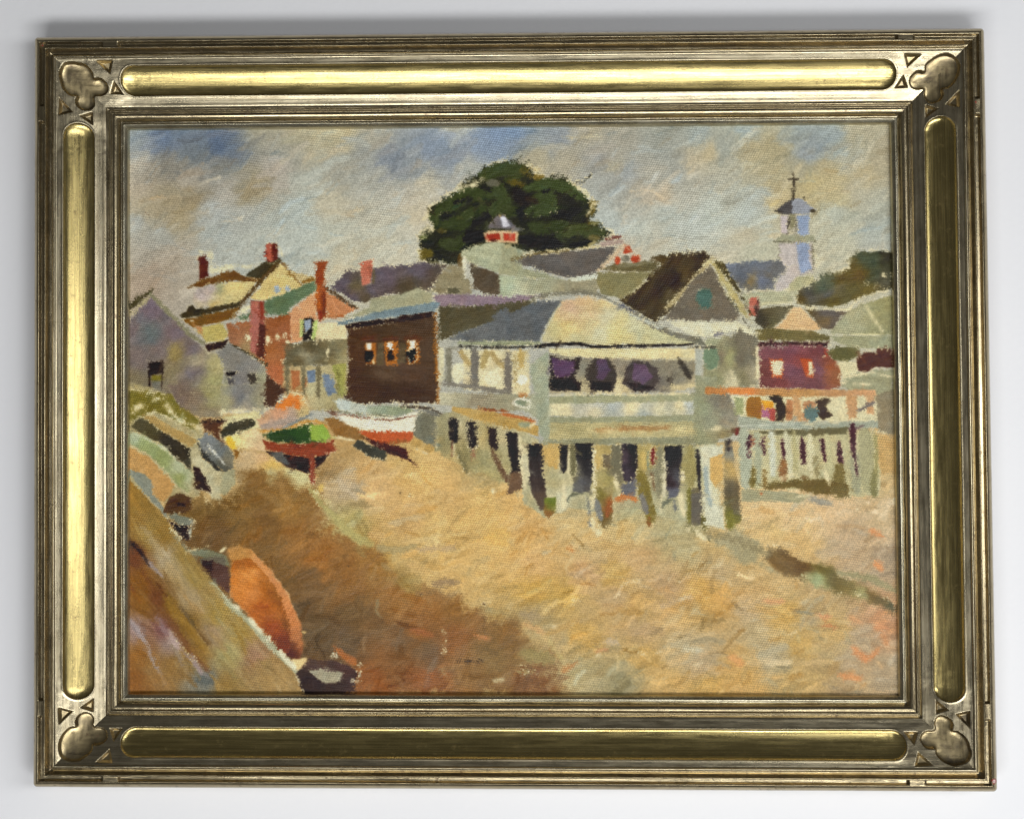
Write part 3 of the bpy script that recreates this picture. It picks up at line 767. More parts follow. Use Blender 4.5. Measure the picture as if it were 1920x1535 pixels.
S([(90, 275), (160, 255), (300, 222), (600, 190)], 24, (110, 94, 54)); SP([(400, 200), (700, 172), (930, 150)], 26, (196, 180, 130), .9)
P([(600, 442), (850, 400), (865, 440), (650, 472)], (196, 200, 180), halo=1)
S([(940, 90), (1070, 68)], 34, (118, 66, 54)); S([(900, 135), (1090, 108)], 42, (162, 140, 128))
S([(1110, 140), (980, 270), (870, 372)], 42, (190, 166, 134), dry=3)
P([(880, 370), (1000, 310), (1420, 290), (1400, 370), (1150, 385)], (96, 86, 50), halo=1); P([(1000, 320), (1350, 285), (1340, 310), (1060, 350)], (118, 110, 78), halo=0)
P([(865, 390), (1150, 382), (1370, 375), (1230, 540), (1080, 625), (900, 585), (860, 480)], (130, 122, 80), halo=2, ang=-30)
P([(1120, 150), (1155, 145), (1185, 205), (1130, 220), (1095, 215)], (184, 64, 30), halo=1); B(1045, 280, 28, 42, (186, 68, 34), halo=1); B(1205, 265, 46, 36, (182, 64, 32), halo=1); B(1118, 265, 40, 34, (114, 111, 94), halo=0); S([(1090, 130), (1180, 210), (1250, 260)], 10, (206, 150, 110))
P([(1330, 250), (1500, 225), (1820, 192), (1895, 240), (1700, 495), (1560, 690), (1400, 840), (1300, 790), (1060, 640), (1240, 530), (1370, 380), (1440, 310)], None, ang=-55, halo=3, var=12,
  cps=[(1400, 270, (76, 60, 28)), (1600, 260, (66, 48, 20)), (1800, 240, (60, 46, 24)), (1560, 450, (44, 30, 12)), (1650, 400, (78, 60, 28)), (1400, 560, (60, 44, 18)), (1250, 640, (58, 44, 18)), (1350, 760, (72, 58, 34)), (1500, 620, (82, 68, 38)), (1300, 560, (66, 50, 22))])
S([(1905, 255), (1750, 430), (1600, 600), (1480, 710)], 50, (166, 150, 106), dry=3); SP([(1880, 280), (1600, 590)], 40, (206, 192, 140), .7)
tile(1300, 430)
P([(-15, 445), (160, 318), (300, 600), (425, 775), (380, 825), (0, 825), (-275, 805), (-130, 640)], (107, 97, 81), halo=2, ang=-25)
P([(35, 540), (150, 528), (166, 600), (155, 700), (60, 716), (28, 640)], (62, 110, 96), halo=1); B(-90, 700, 8, 8, (170, 160, 130), halo=0)
P([(150, 285), (195, 290), (330, 480), (460, 690), (525, 840), (440, 765), (300, 560), (210, 400)], (172, 158, 102), halo=2, dry=4, var=14)
S([(200, 300), (300, 430), (420, 590), (525, 770)], 12, (76, 66, 26), dry=4); S([(290, 570), (400, 730)], 18, (82, 76, 46), dry=5)
P([(-230, 830), (0, 828), (400, 828), (540, 900), (565, 965), (440, 935), (330, 905), (180, 965), (60, 975), (-20, 955), (-110, 900)], (200, 195, 164), halo=1, var=12, ang=8)
P([(100, 990), (350, 960), (410, 890), (470, 930), (580, 980), (585, 1420), (340, 1430), (80, 1420)], None, halo=2, ang=80,
  cps=[(150, 1010, (156, 158, 124)), (250, 1150, (126, 114, 90)), (330, 1150, (150, 150, 100)), (450, 980, (112, 104, 84)), (430, 1150, (108, 100, 82)), (500, 1100, (112, 104, 84)), (450, 1350, (122, 116, 84)), (200, 1320, (140, 140, 104)), (550, 1300, (150, 140, 112)), (340, 1350, (186, 176, 140))])
P([(90, 1090), (200, 1058), (232, 1150), (210, 1245), (130, 1275), (88, 1180)], (108, 130, 100), halo=2); SP([(570, 1060), (585, 1420)], 40, n=.85); SP([(340, 1290), (400, 1420), (560, 1420)], 60, n=.7)
S([(190, 950), (260, 940)], 40, (120, 118, 124)); SP([(70, 930), (150, 990)], 60); SP([(430, 790), (560, 960)], 40, (210, 206, 180), .7); S([(450, 800), (560, 980)], 10, (70, 64, 48), dry=4)

# ---- the left-hand town
tile(220, 430)
SP([(760, 200), (830, 210), (850, 380), (1000, 340), (1180, 340), (1310, 290)], 70, (206, 198, 160), .75); SP([(1330, 110), (1470, 170), (1480, 240)], 40, (206, 198, 160), .6)
P([(700, 530), (950, 475), (1250, 470), (1140, 620), (1090, 660), (700, 725), (680, 600)], None, halo=3, var=12,
  cps=[(760, 600, (166, 152, 148)), (850, 545, (168, 154, 150)), (930, 530, (150, 150, 110)), (1050, 540, (202, 180, 116)), (1000, 620, (180, 166, 112)), (900, 680, (176, 158, 104)), (740, 690, (176, 164, 136))])
P([(670, 500), (760, 450), (950, 400), (1050, 368), (1150, 425), (1315, 428), (1295, 475), (1000, 462), (900, 485), (700, 528)], (106, 66, 17), halo=3, ang=-8)
P([(1165, 395), (1250, 340), (1350, 290), (1460, 258), (1485, 290), (1400, 370), (1300, 445), (1160, 420)], (60, 53, 31), halo=3, ang=-30)
P([(1460, 305), (1560, 380), (1660, 510), (1500, 590), (1300, 645), (1195, 625), (1330, 450)], (196, 172, 110), halo=2, var=13)
P([(1540, 370), (1760, 425), (1785, 470), (1680, 505), (1600, 440)], (178, 158, 110), halo=2)
S([(1470, 285), (1560, 390), (1655, 505)], 24, (142, 106, 46), dry=3); S([(1462, 290), (1320, 430), (1210, 560), (1085, 690)], 42, (84, 60, 25), dry=3); S([(1480, 300), (1520, 340)], 26, (112, 74, 30)); S([(1670, 475), (1780, 450)], 38, (132, 90, 26))
B(1440, 535, 32, 36, (136, 156, 174), halo=0); B(1525, 530, 26, 30, (136, 156, 174), halo=0)
P([(550, 780), (620, 742), (640, 700), (680, 672), (712, 722), (900, 690), (1105, 648), (1085, 702), (900, 742), (600, 805)], (54, 45, 21), halo=3)
P([(590, 812), (900, 745), (1095, 700), (1065, 790), (960, 832), (680, 880)], (116, 76, 20), halo=2, ang=-12); B(670, 822, 22, 8, (220, 210, 180), halo=0)
P([(690, 885), (960, 842), (995, 950), (960, 1005), (800, 1015)], (172, 156, 86), halo=3); P([(700, 880), (762, 872), (772, 965)], (178, 122, 72), halo=0)
P([(735, 250), (810, 235), (822, 420), (740, 450)], (92, 35, 21), halo=4, var=14); B(745, 275, 22, 14, (92, 36, 22), halo=0)
P([(1340, 125), (1440, 125), (1445, 270), (1370, 300), (1330, 260)], (98, 36, 22), halo=4); P([(1335, 130), (1390, 130), (1396, 292), (1330, 270)], (176, 86, 66), halo=0, var=13); B(1337, 215, 14, 16, (110, 30, 22), halo=0)
P([(90, 835), (250, 650), (300, 605), (350, 640), (480, 785), (640, 945), (800, 1085), (930, 1130), (960, 1300), (930, 1560), (85, 1560)], None, halo=3, ang=-35,
  cps=[(300, 700, (114, 98, 108)), (150, 900, (118, 102, 103)), (280, 920, (86, 98, 100)), (230, 900, (104, 104, 104)), (500, 950, (116, 100, 106)), (650, 1080, (114, 102, 106)), (200, 1150, (112, 99, 96)), (400, 1080, (116, 102, 100)), (540, 1115, (138, 120, 70)), (700, 1190, (150, 138, 112)), (880, 1220, (164, 156, 110)), (680, 1300, (110, 100, 104)), (150, 1380, (116, 106, 82)), (500, 1300, (134, 122, 92)), (600, 1450, (116, 99, 90)), (850, 1380, (150, 146, 98)), (760, 1450, (134, 126, 92))])
S([(90, 725), (180, 642), (310, 550)], (70, 34), (66, 60, 34), dry=3); S([(95, 800), (200, 692), (290, 605)], 26, (168, 158, 116), dry=4); S([(300, 585), (400, 690), (520, 805), (650, 945), (770, 1020)], 46, (126, 122, 94), dry=3)
P([(790, 1035), (900, 1012), (1000, 990), (960, 1062), (812, 1105)], (44, 20, 12), halo=3)
P([(275, 1192), (410, 1185), (416, 1292), (290, 1312)], (28, 15, 11), halo=4, hp=.8); S([(284, 1290), (292, 1470)], 18, (30, 15, 11), dry=1); S([(402, 1280), (396, 1485)], 11, (34, 18, 12), dry=1)
P([(310, 1312), (395, 1312), (390, 1362), (310, 1355)], (114, 104, 27), halo=0); P([(310, 1362), (388, 1362), (388, 1465), (310, 1460)], (112, 109, 96), halo=0)
# brick house
P([(980, 850), (1200, 820), (1560, 755), (1570, 1000), (1500, 1200), (1525, 1480), (1350, 1335), (1330, 1235), (1150, 1105), (1010, 1025)], None, halo=2,
  cps=[(1450, 800, (146, 80, 36)), (1100, 880, (152, 92, 54)), (1080, 980, (150, 98, 66)), (1400, 870, (150, 84, 44)), (1400, 1100, (160, 95, 50)), (1430, 1300, (172, 96, 56)), (1160, 1050, (150, 124, 84)), (1500, 900, (152, 88, 52))])
P([(1080, 795), (1200, 740), (1200, 640), (1340, 640), (1550, 550), (1790, 458), (1790, 550), (1560, 705), (1540, 762), (1320, 775), (1150, 815)], (91, 112, 79), halo=2, ang=-24)
SP([(1050, 790), (1180, 700)], 60, n=.9)
P([(1560, 740), (1700, 605), (1790, 565), (1790, 810), (1640, 1005), (1560, 1015)], (200, 142, 97), halo=1)
for x, y, rx, ry in [(1175, 970, 24, 34), (1355, 990, 26, 36), (1440, 972, 20, 30), (1505, 950, 18, 34), (1530, 1010, 20, 14), (1490, 1190, 14, 22)]:
    B(x, y, rx, ry, (216, 200, 160), halo=0, dry=4)
P([(1200, 640), (1322, 640), (1325, 1165), (1200, 1112)], (138, 70, 56), halo=2); P([(1200, 650), (1270, 640), (1282, 880), (1242, 1112), (1195, 1100)], (170, 98, 84), halo=0, var=12, ang=70); P([(1280, 850), (1335, 862), (1325, 1172), (1255, 1142)], (84, 36, 26), halo=0); S([(1295, 650), (1302, 790)], 32, (138, 46, 27))
P([(1640, 820), (1690, 800), (1672, 960), (1640, 972)], (170, 180, 108), halo=0); P([(1755, 830), (1805, 808), (1792, 992), (1740, 1002)], (166, 184, 102), halo=0); P([(1680, 798), (1772, 793), (1742, 992), (1668, 1005)], (36, 31, 27), halo=0); P([(1682, 820), (1742, 808), (1742, 880), (1690, 932)], (136, 156, 180), halo=0)
P([(1500, 1040), (1650, 1020), (1900, 955), (1990, 950), (2070, 970), (2080, 1230), (1500, 1240)], None, ang=2, halo=2, var=13, cps=[(1560, 1100, (98, 88, 60)), (1750, 1060, (86, 76, 50)), (1700, 1150, (134, 126, 98)), (1900, 1100, (106, 96, 66)), (1600, 1210, (96, 86, 58)), (2000, 1050, (126, 116, 82)), (2020, 1180, (150, 138, 96))])
SP([(1880, 1180), (1900, 1060)], 36, n=.8)
P([(1500, 1230), (2080, 1220), (2080, 1640), (1640, 1640), (1480, 1480)], (158, 148, 106), halo=0, cps=[(1600, 1500, (170, 130, 80)), (1900, 1500, (160, 150, 108)), (1750, 1450, (180, 172, 132)), (2000, 1580, (150, 138, 96))])
P([(1560, 1270), (1640, 1270), (1642, 1400), (1570, 1455)], (170, 101, 56), halo=0); S([(1690, 1330), (1690, 1420)], 34, (160, 88, 46))
P([(1700, 1270), (1782, 1262), (1782, 1370), (1720, 1385)], (100, 124, 154), halo=0); P([(1850, 1310), (1910, 1295), (1970, 1470), (1900, 1500), (1860, 1420)], (98, 122, 152), halo=0)
P([(1930, 1220), (2060, 1205), (2045, 1500), (1990, 1500)], (152, 150, 76), halo=0, ang=85); S([(1985, 1260), (1990, 1480)], 22, (110, 104, 50), dry=4)
for x in (1530, 1675, 1810):
    S([(x, 1235), (x - 2, 1500)], 46, (112, 102, 72), dry=3)
P([(1310, 1270), (1420, 1372), (1510, 1440), (1420, 1600), (1310, 1600)], (76, 46, 31), halo=2)
P([(900, 1100), (1010, 1022), (1150, 1112), (1345, 1235), (1315, 1600), (930, 1600), (965, 1250)], (126, 122, 114), halo=2, cps=[(1000, 1130, (122, 120, 114)), (1200, 1220, (128, 124, 118)), (1280, 1350, (150, 146, 116)), (1100, 1350, (118, 116, 116)), (1050, 1500, (126, 122, 116)), (960, 1450, (160, 154, 112))])
S([(1020, 1030), (1150, 1102), (1345, 1222)], 18, (70, 62, 40)); P([(970, 1280), (1072, 1280), (1060, 1312), (980, 1318)], (28, 19, 18), halo=0); P([(990, 1340), (1055, 1340), (1052, 1402), (1000, 1412)], (86, 82, 82), halo=0); P([(1170, 1302), (1240, 1290), (1252, 1392), (1190, 1395)], (60, 53, 46), halo=2); SP([(930, 1400), (1010, 1440)], 50); SP([(1200, 1430), (1240, 1400)], 40)
# orange chimney and gable
tile(580, 430)
P([(150, 560), (300, 645), (435, 712), (300, 785), (150, 805)], (186, 122, 78), halo=1, var=14, ang=60); S([(140, 520), (260, 600), (425, 712)], 34, (82, 60, 36)); S([(150, 790), (310, 780)], 26, (168, 92, 42))
P([(40, 290), (172, 285), (140, 362), (132, 480), (152, 560), (160, 790), (90, 835), (60, 700), (60, 500), (60, 380)], (148, 64, 20), halo=3, var=11); S([(75, 520), (85, 700)], 26, (186, 92, 26)); S([(130, 580), (135, 760)], 34, (112, 46, 24)); S([(95, 740), (100, 820)], 36, (140, 44, 18))
P([(80, 842), (335, 832), (335, 985), (150, 990), (60, 982)], (210, 192, 148), halo=0, dry=4)
# ---- brown house
P([(250, 835), (420, 792), (700, 722), (1100, 660), (1165, 668), (1160, 705), (1110, 742), (700, 792), (360, 842), (260, 872)], (104, 130, 140), halo=1, ang=-10)
P([(340, 880), (700, 830), (1110, 760), (1142, 762), (1165, 1560), (328, 1560), (345, 1200)], None, halo=2, ang=8, var=6,
  cps=[(450, 950, (78, 50, 28)), (700, 900, (74, 52, 32)), (1000, 880, (76, 54, 36)), (380, 1100, (78, 46, 22)), (700, 1280, (92, 70, 52)), (900, 1300, (86, 62, 46)), (550, 1420, (70, 44, 25)), (900, 1450, (66, 42, 26)), (1060, 1100, (80, 58, 40)), (700, 1500, (62, 40, 25)), (420, 1400, (72, 44, 24))])
P([(310, 862), (450, 832), (700, 802), (1000, 752), (1120, 738), (1092, 792), (1000, 812), (700, 852), (340, 892)], (38, 15, 9), halo=1, ang=-8)
S([(1132, 755), (1132, 1000), (1152, 1300), (1160, 1560)], 30, (152, 92, 26), dry=2.5); SP([(1135, 880), (1145, 940)], 20, (220, 190, 120))
for x0, x1 in ((480, 590), (672, 790), (870, 985)):
    S([(x0, 985), (x1, 985)], 60, (92, 46, 16), dry=3, op=.85)
for q, w, d in (([(500, 1020), (602, 1020), (600, 1212), (510, 1212)], [(510, 1020), (562, 1020), (560, 1085), (520, 1085)], [(498, 1090), (572, 1090), (582, 1150), (540, 1205), (500, 1192)]),
                ([(668, 1010), (792, 1010), (790, 1212), (690, 1222)], [(705, 1020), (742, 1020), (738, 1085), (705, 1072)], [(700, 1092), (748, 1082), (767, 1172), (700, 1192)]),
                ([(878, 1000), (982, 1000), (986, 1202), (880, 1216)], [(900, 1000), (955, 1000), (942, 1075), (905, 1072)], [(868, 1100), (965, 1060), (952, 1182), (900, 1205)])):
    P(q, (170, 96, 26), halo=0, rough=1); P(w, (226, 222, 206), halo=0, rough=1.2); P(d, (20, 13, 11), halo=0, rough=1.2)
P([(612, 1020), (670, 1020), (670, 1222), (602, 1222)], (96, 80, 54), halo=0); P([(802, 1020), (870, 1020), (868, 1202), (802, 1202)], (94, 76, 50), halo=0); B(575, 1190, 10, 25, (214, 190, 140), halo=0)
P([(1250, 985), (1450, 895), (1700, 805), (1919, 725), (1960, 1015), (1400, 1005)], (98, 102, 104), halo=1, ang=-18)

# ---- the pavilion on piles
tile(940, 430)
P([(-20, 785), (150, 720), (300, 650), (545, 640), (400, 862), (345, 1015), (-20, 1015)], (92, 97, 101), halo=1, ang=-20)
S([(-20, 770), (0, 900), (10, 1005)], 90, (95, 99, 102), dry=3); S([(40, 740), (-60, 790)], 60, (94, 98, 101), dry=3)
S([(270, 620), (450, 592), (700, 562), (860, 582), (940, 620)], 40, (116, 112, 94), dry=3); SP([(260, 640), (330, 610), (560, 590)], 30, (190, 190, 170), .6)
P([(540, 642), (700, 612), (920, 622), (1200, 762), (1500, 902), (1810, 1015), (1700, 1035), (900, 1048), (700, 1022), (370, 1015), (450, 800)], None, halo=2, ang=-15, var=12,
  cps=[(700, 650, (199, 169, 128)), (620, 700, (192, 160, 130)), (900, 660, (199, 175, 125)), (600, 770, (192, 167, 126)), (800, 740, (197, 170, 126)), (600, 900, (202, 179, 118)), (800, 850, (191, 172, 123)), (940, 765, (188, 182, 148)), (1100, 830, (198, 182, 126)), (1180, 850, (183, 180, 145)), (900, 935, (193, 186, 148)), (1050, 930, (194, 180, 121)), (1400, 950, (183, 178, 135)), (1600, 985, (176, 172, 131)), (400, 960, (182, 175, 138)), (470, 920, (191, 177, 121)), (700, 1000, (176, 169, 126))])
S([(540, 650), (440, 830), (370, 1000)], 26, (186, 178, 134), dry=4)
P([(900, 600), (1100, 680), (1400, 852), (1600, 932), (1790, 972), (1840, 1040), (1650, 1000), (1400, 915), (1150, 765)], (116, 113, 98), halo=2, dry=3, var=11); S([(1060, 670), (1200, 750)], 16, (74, 76, 100), dry=3); SP([(960, 640), (1200, 780), (1420, 880)], 40, (186, 190, 176), .6)
P([(1700, 960), (1790, 970), (1850, 1050), (1740, 1040)], (110, 108, 90), halo=0)
S([(-380, 1022), (0, 1026), (340, 1022)], 44, (144, 149, 116)); S([(-370, 1058), (0, 1062), (280, 1056)], 28, (46, 43, 36), dry=3)
S([(310, 1050), (450, 1034), (700, 1028), (820, 1056), (1100, 1050), (1400, 1045), (1730, 1034)], (34, 24), (24, 15, 13), dry=1.2); S([(1690, 1062), (1930, 1060)], 18, (72, 66, 52)); S([(310, 1056), (400, 1046)], 34, (18, 12, 11), dry=1)
P([(-340, 1075), (250, 1085), (260, 1500), (-350, 1440)], (200, 188, 148), halo=0, dry=3, var=14)
for pts, w, c in [([(-470, 1090), (-470, 1410)], 60, (122, 118, 100)), ([(-240, 1100), (-240, 1420)], 80, (112, 107, 98)), ([(60, 1130), (60, 1500)], 72, (116, 109, 98)),
                  ([(-370, 1100), (-290, 1210)], 52, (168, 146, 94)), ([(-130, 1110), (-170, 1240)], 60, (166, 146, 92)), ([(-90, 1110), (10, 1230)], 60, (166, 144, 92)), ([(170, 1090), (180, 1240)], 58, (176, 150, 86)), ([(120, 1140), (130, 1420)], 24, (150, 130, 80)),
                  ([(-540, 1080), (-540, 1400)], 50, (196, 188, 152)), ([(-530, 1390), (-280, 1412), (-110, 1440), (80, 1472)], 46, (122, 116, 104))]:
    S(pts, w, c, dry=3)
B(-390, 1290, 60, 100, (212, 206, 172), halo=0, dry=4); B(-80, 1340, 80, 70, (216, 208, 174), halo=0, dry=4); B(190, 1350, 55, 50, (226, 222, 198), halo=0, dry=3)
P([(430, 1070), (900, 1070), (1745, 1068), (1745, 1165), (1000, 1165), (560, 1140), (430, 1110)], (206, 191, 142), halo=0, dry=3, var=11, ang=0)
P([(430, 1105), (600, 1145), (1745, 1172), (1745, 1420), (1500, 1470), (425, 1480)], None, halo=0, cps=[(740, 1250, (132, 126, 108)), (1070, 1250, (138, 128, 110)), (1450, 1250, (128, 120, 100)), (1600, 1350, (130, 122, 102)), (1060, 1440, (190, 174, 132)), (750, 1420, (176, 162, 124)), (1650, 1430, (180, 166, 126)), (1400, 1400, (120, 112, 100))], dry=3)
P([(432, 1130), (520, 1162), (640, 1165), (712, 1150), (695, 1260), (650, 1320), (742, 1385), (700, 1455), (460, 1452), (413, 1420), (440, 1300)], (42, 32, 31), halo=2); P([(450, 1150), (540, 1168), (660, 1192), (650, 1262), (600, 1325), (480, 1335)], (88, 57, 92), halo=0, dry=3, rough=4); P([(420, 1350), (640, 1350), (700, 1450), (440, 1450)], (26, 18, 18), halo=0)
P([(830, 1160), (960, 1160), (1030, 1250), (1042, 1340), (1000, 1455), (800, 1452), (758, 1350), (780, 1230)], (60, 51, 45), halo=2); P([(860, 1168), (942, 1170), (982, 1262), (920, 1352), (850, 1342)], (86, 64, 92), halo=0, dry=3, rough=4); P([(800, 1370), (1000, 1372), (982, 1452), (810, 1452)], (30, 21, 21), halo=0)
P([(1180, 1180), (1300, 1190), (1400, 1252), (1432, 1342), (1370, 1455), (1200, 1465), (1088, 1390), (1110, 1270)], (68, 58, 56), halo=2); P([(1190, 1200), (1300, 1222), (1362, 1322), (1280, 1402), (1180, 1342)], (96, 72, 98), halo=0, dry=3, rough=4); P([(1130, 1378), (1300, 1392), (1400, 1432), (1200, 1465)], (34, 22, 25), halo=0)
S([(1595, 1160), (1660, 1270), (1692, 1335)], (50, 56), (60, 53, 42)); S([(1503, 1330), (1526, 1405)], 25, (72, 64, 54)); SP([(900, 1160), (1740, 1172)], 40, (200, 184, 136), .7); SP([(1030, 1400), (1060, 1460)], 50); SP([(1450, 1430), (1740, 1400)], 60, (196, 180, 134), .7)
P([(1745, 1080), (1815, 1080), (1805, 1240), (1830, 1420), (1800, 1560), (1750, 1560)], (164, 166, 152), halo=1, ang=88)
tile(940, 700)
P([(425, 205), (1000, 195), (1760, 185), (1760, 275), (425, 275)], (150, 150, 115), halo=1, ang=0)
S([(430, 195), (900, 180), (1200, 195), (1745, 178)], 18, (210, 196, 150), dry=3)
P([(425, 272), (1760, 250), (1750, 372), (1250, 385), (900, 392), (425, 385)], None, halo=0, ang=0, warp=3,
  cps=[(560, 320, (202, 191, 150)), (700, 310, (172, 168, 148)), (870, 262, (166, 168, 160)), (850, 335, (194, 184, 150)), (1000, 310, (166, 168, 160)), (1190, 300, (208, 194, 150)), (1310, 310, (172, 170, 150)), (1420, 320, (192, 183, 146)), (1520, 300, (166, 164, 140)), (1600, 300, (204, 190, 146)), (1700, 300, (170, 174, 168)), (1300, 370, (150, 157, 150)), (1000, 375, (160, 162, 148)), (470, 350, (200, 190, 150))])
P([(425, 382), (900, 390), (1750, 370), (1750, 440), (425, 455)], (146, 146, 113), halo=0, ang=0)
P([(425, 440), (1750, 432), (1750, 575), (800, 595), (425, 605)], (168, 157, 110), halo=0, ang=0, dry=3, var=12); S([(850, 512), (1100, 500), (1500, 490)], 50, (164, 114, 60), dry=5, op=.8); SP([(780, 510), (1200, 520), (1740, 500)], 80, (206, 188, 134), .6)
P([(360, 605), (800, 582), (1750, 570), (1930, 560), (1930, 650), (1300, 645), (360, 650)], (138, 136, 104), halo=1, ang=0)
P([(1750, 20), (1930, 30), (1950, 640), (1750, 640)], (140, 140, 108), halo=0)
# left deck
tile(580, 700)
P([(1175, 170), (1800, 180), (2060, 190), (2060, 400), (1919, 345), (1500, 315), (1180, 285)], (150, 143, 116), halo=1, ang=6, cps=[(1300, 230, (160, 154, 126)), (1500, 270, (144, 134, 110)), (1800, 280, (148, 142, 114)), (1250, 200, (178, 172, 142)), (2000, 300, (156, 156, 128))])
P([(1125, 370), (1300, 330), (1919, 500), (2060, 600), (2060, 1080), (1919, 1040), (1700, 965), (1400, 855), (1125, 690)], None, halo=0, ang=85, var=11,
  cps=[(1180, 450, (150, 143, 106)), (1200, 650, (146, 136, 94)), (1390, 500, (170, 160, 122)), (1390, 720, (140, 128, 82)), (1560, 560, (168, 150, 98)), (1560, 800, (150, 140, 94)), (1730, 560, (176, 164, 124)), (1740, 800, (160, 150, 104)), (1900, 950, (160, 158, 116)), (1300, 780, (170, 150, 96)), (1600, 900, (172, 158, 104)), (2000, 700, (176, 170, 134)), (2000, 950, (168, 160, 118))])
P([(1290, 300), (1500, 322), (1700, 340), (1919, 400), (2060, 470), (2060, 560), (1919, 520), (1700, 480), (1500, 422), (1280, 335)], (176, 142, 74), halo=1, dry=3)
S([(1740, 365), (1919, 398), (2030, 440)], 32, (180, 98, 42)); S([(1520, 318), (1780, 345)], 20, (142, 77, 36))
for q, c in (([(1248, 400), (1330, 398), (1342, 480), (1330, 625), (1260, 600)], (28, 19, 20)), ([(1422, 430), (1500, 430), (1512, 650), (1450, 700), (1418, 560)], (30, 24, 27)), ([(1608, 490), (1690, 488), (1692, 700), (1620, 655)], (42, 28, 27)),
             ([(1773, 540), (1870, 530), (1892, 740), (1862, 905), (1820, 855), (1790, 700)], (28, 21, 26))):
    P(q, c, halo=2, dry=3, ang=88)
S([(1288, 610), (1282, 745)], 18, (134, 86, 60)); S([(1473, 680), (1470, 775)], 20, (152, 102, 72)); S([(1640, 680), (1720, 850), (1775, 965)], (40, 60), (106, 76, 50), dry=3); S([(1350, 720), (1410, 880)], 36, (112, 104, 66), dry=3); SP([(1300, 640), (1298, 750)], 22); SP([(1140, 420), (1145, 660)], 26, n=.7); SP([(1640, 1000), (1650, 1060)], 50, n=.8); SP([(1700, 500), (1770, 480)], 30)
P([(1800, 882), (1910, 852), (1919, 1025), (1778, 1092)], (108, 80, 56), halo=1)
# piles under the front
tile(940, 700)
P([(160, 620), (370, 630), (1960, 640), (1960, 1300), (1640, 1320), (1400, 1290), (1200, 1190), (1000, 1260), (600, 1210), (420, 1310), (200, 1160)], None, halo=0, ang=88, var=11,
  cps=[(200, 800, (190, 182, 146)), (450, 720, (186, 152, 84)), (450, 950, (168, 160, 118)), (620, 800, (196, 188, 150)), (900, 750, (176, 154, 92)), (950, 950, (156, 142, 82)), (1040, 850, (118, 110, 84)), (1280, 800, (170, 150, 84)), (1430, 900, (140, 134, 102)), (1690, 850, (150, 138, 84)), (1850, 800, (190, 190, 160)), (700, 1130, (166, 160, 124)), (1110, 1190, (170, 160, 122)), (1500, 1230, (166, 162, 126)), (550, 1130, (190, 184, 150)), (1880, 1200, (196, 190, 156)), (300, 1180, (164, 158, 120))])
P([(45, 540), (150, 538), (160, 800), (172, 885), (90, 905), (68, 720)], (30, 23, 27), halo=3, ang=88); P([(90, 892), (190, 870), (182, 1035), (50, 1092)], (110, 82, 58), halo=1)
P([(238, 622), (372, 642), (372, 900), (412, 1100), (402, 1225), (350, 1235), (268, 1060), (248, 850)], None, halo=3, ang=85, cps=[(300, 680, (26, 20, 22)), (340, 800, (46, 38, 38)), (310, 950, (60, 48, 46)), (360, 1150, (88, 70, 56))])
P([(390, 680), (520, 680), (512, 862), (410, 822)], (192, 156, 86), halo=0); P([(388, 1120), (492, 1110), (492, 1242), (422, 1312), (380, 1252)], (112, 112, 32), halo=0, cps=[(450, 1150, (104, 118, 32)), (410, 1260, (140, 92, 36))])
P([(525, 638), (602, 640), (592, 852), (560, 905), (530, 852)], (24, 20, 23), halo=2); S([(640, 660), (650, 910)], 66, (108, 102, 68), dry=4); SP([(560, 950), (570, 1200)], 70, n=.8); SP([(610, 700), (600, 900)], 30, n=.7)
P([(662, 630), (822, 628), (824, 900), (800, 1055), (720, 1075), (640, 1062), (638, 930), (690, 890), (678, 750)], None, halo=2, ang=85, cps=[(740, 700, (20, 17, 19)), (760, 850, (40, 38, 42)), (740, 980, (80, 80, 84)), (670, 1020, (104, 102, 96)), (660, 930, (110, 104, 78))])
S([(826, 650), (836, 900), (828, 1130)], 26, (216, 206, 170), dry=3); P([(582, 1130), (640, 1070), (780, 1080), (700, 1090), (620, 1110), (596, 1170)], (104, 106, 84), halo=0)
P([(910, 730), (990, 730), (982, 862), (910, 862)], (106, 93, 66), halo=1); S([(865, 740), (870, 850)], 40, (190, 160, 92)); P([(988, 640), (1092, 650), (1092, 1002), (1030, 982), (1000, 870)], (110, 104, 79), halo=1, ang=88)
P([(1088, 630), (1222, 630), (1224, 850), (1192, 1002), (1100, 962), (1078, 800)], None, halo=2, ang=88, cps=[(1190, 700, (20, 16, 20)), (1110, 760, (74, 58, 70)), (1140, 900, (60, 46, 60)), (1190, 830, (30, 24, 30))]); P([(1068, 1000), (1212, 952), (1202, 1102), (1100, 1112)], (96, 98, 106), halo=2); SP([(1020, 900), (1050, 1090)], 60, n=.85)
P([(1018, 1120), (1090, 1078), (1222, 1112), (1222, 1162), (1150, 1132), (1030, 1152)], (190, 117, 58), halo=1)
P([(858, 1040), (1000, 1000), (1004, 1250), (1022, 1330), (920, 1395), (868, 1330)], None, halo=1, ang=80, cps=[(890, 1080, (122, 112, 46)), (960, 1050, (150, 134, 84)), (930, 1300, (108, 84, 30)), (980, 1200, (150, 86, 36)), (990, 1350, (136, 120, 78))]); S([(850, 1140), (895, 1300)], 60, (118, 118, 112)); S([(970, 1160), (952, 1290)], 44, (150, 82, 32)); SP([(815, 1130), (820, 1400), (880, 1430)], 60, n=.9); S([(780, 1140), (800, 1370)], 22, (120, 122, 116), dry=4)
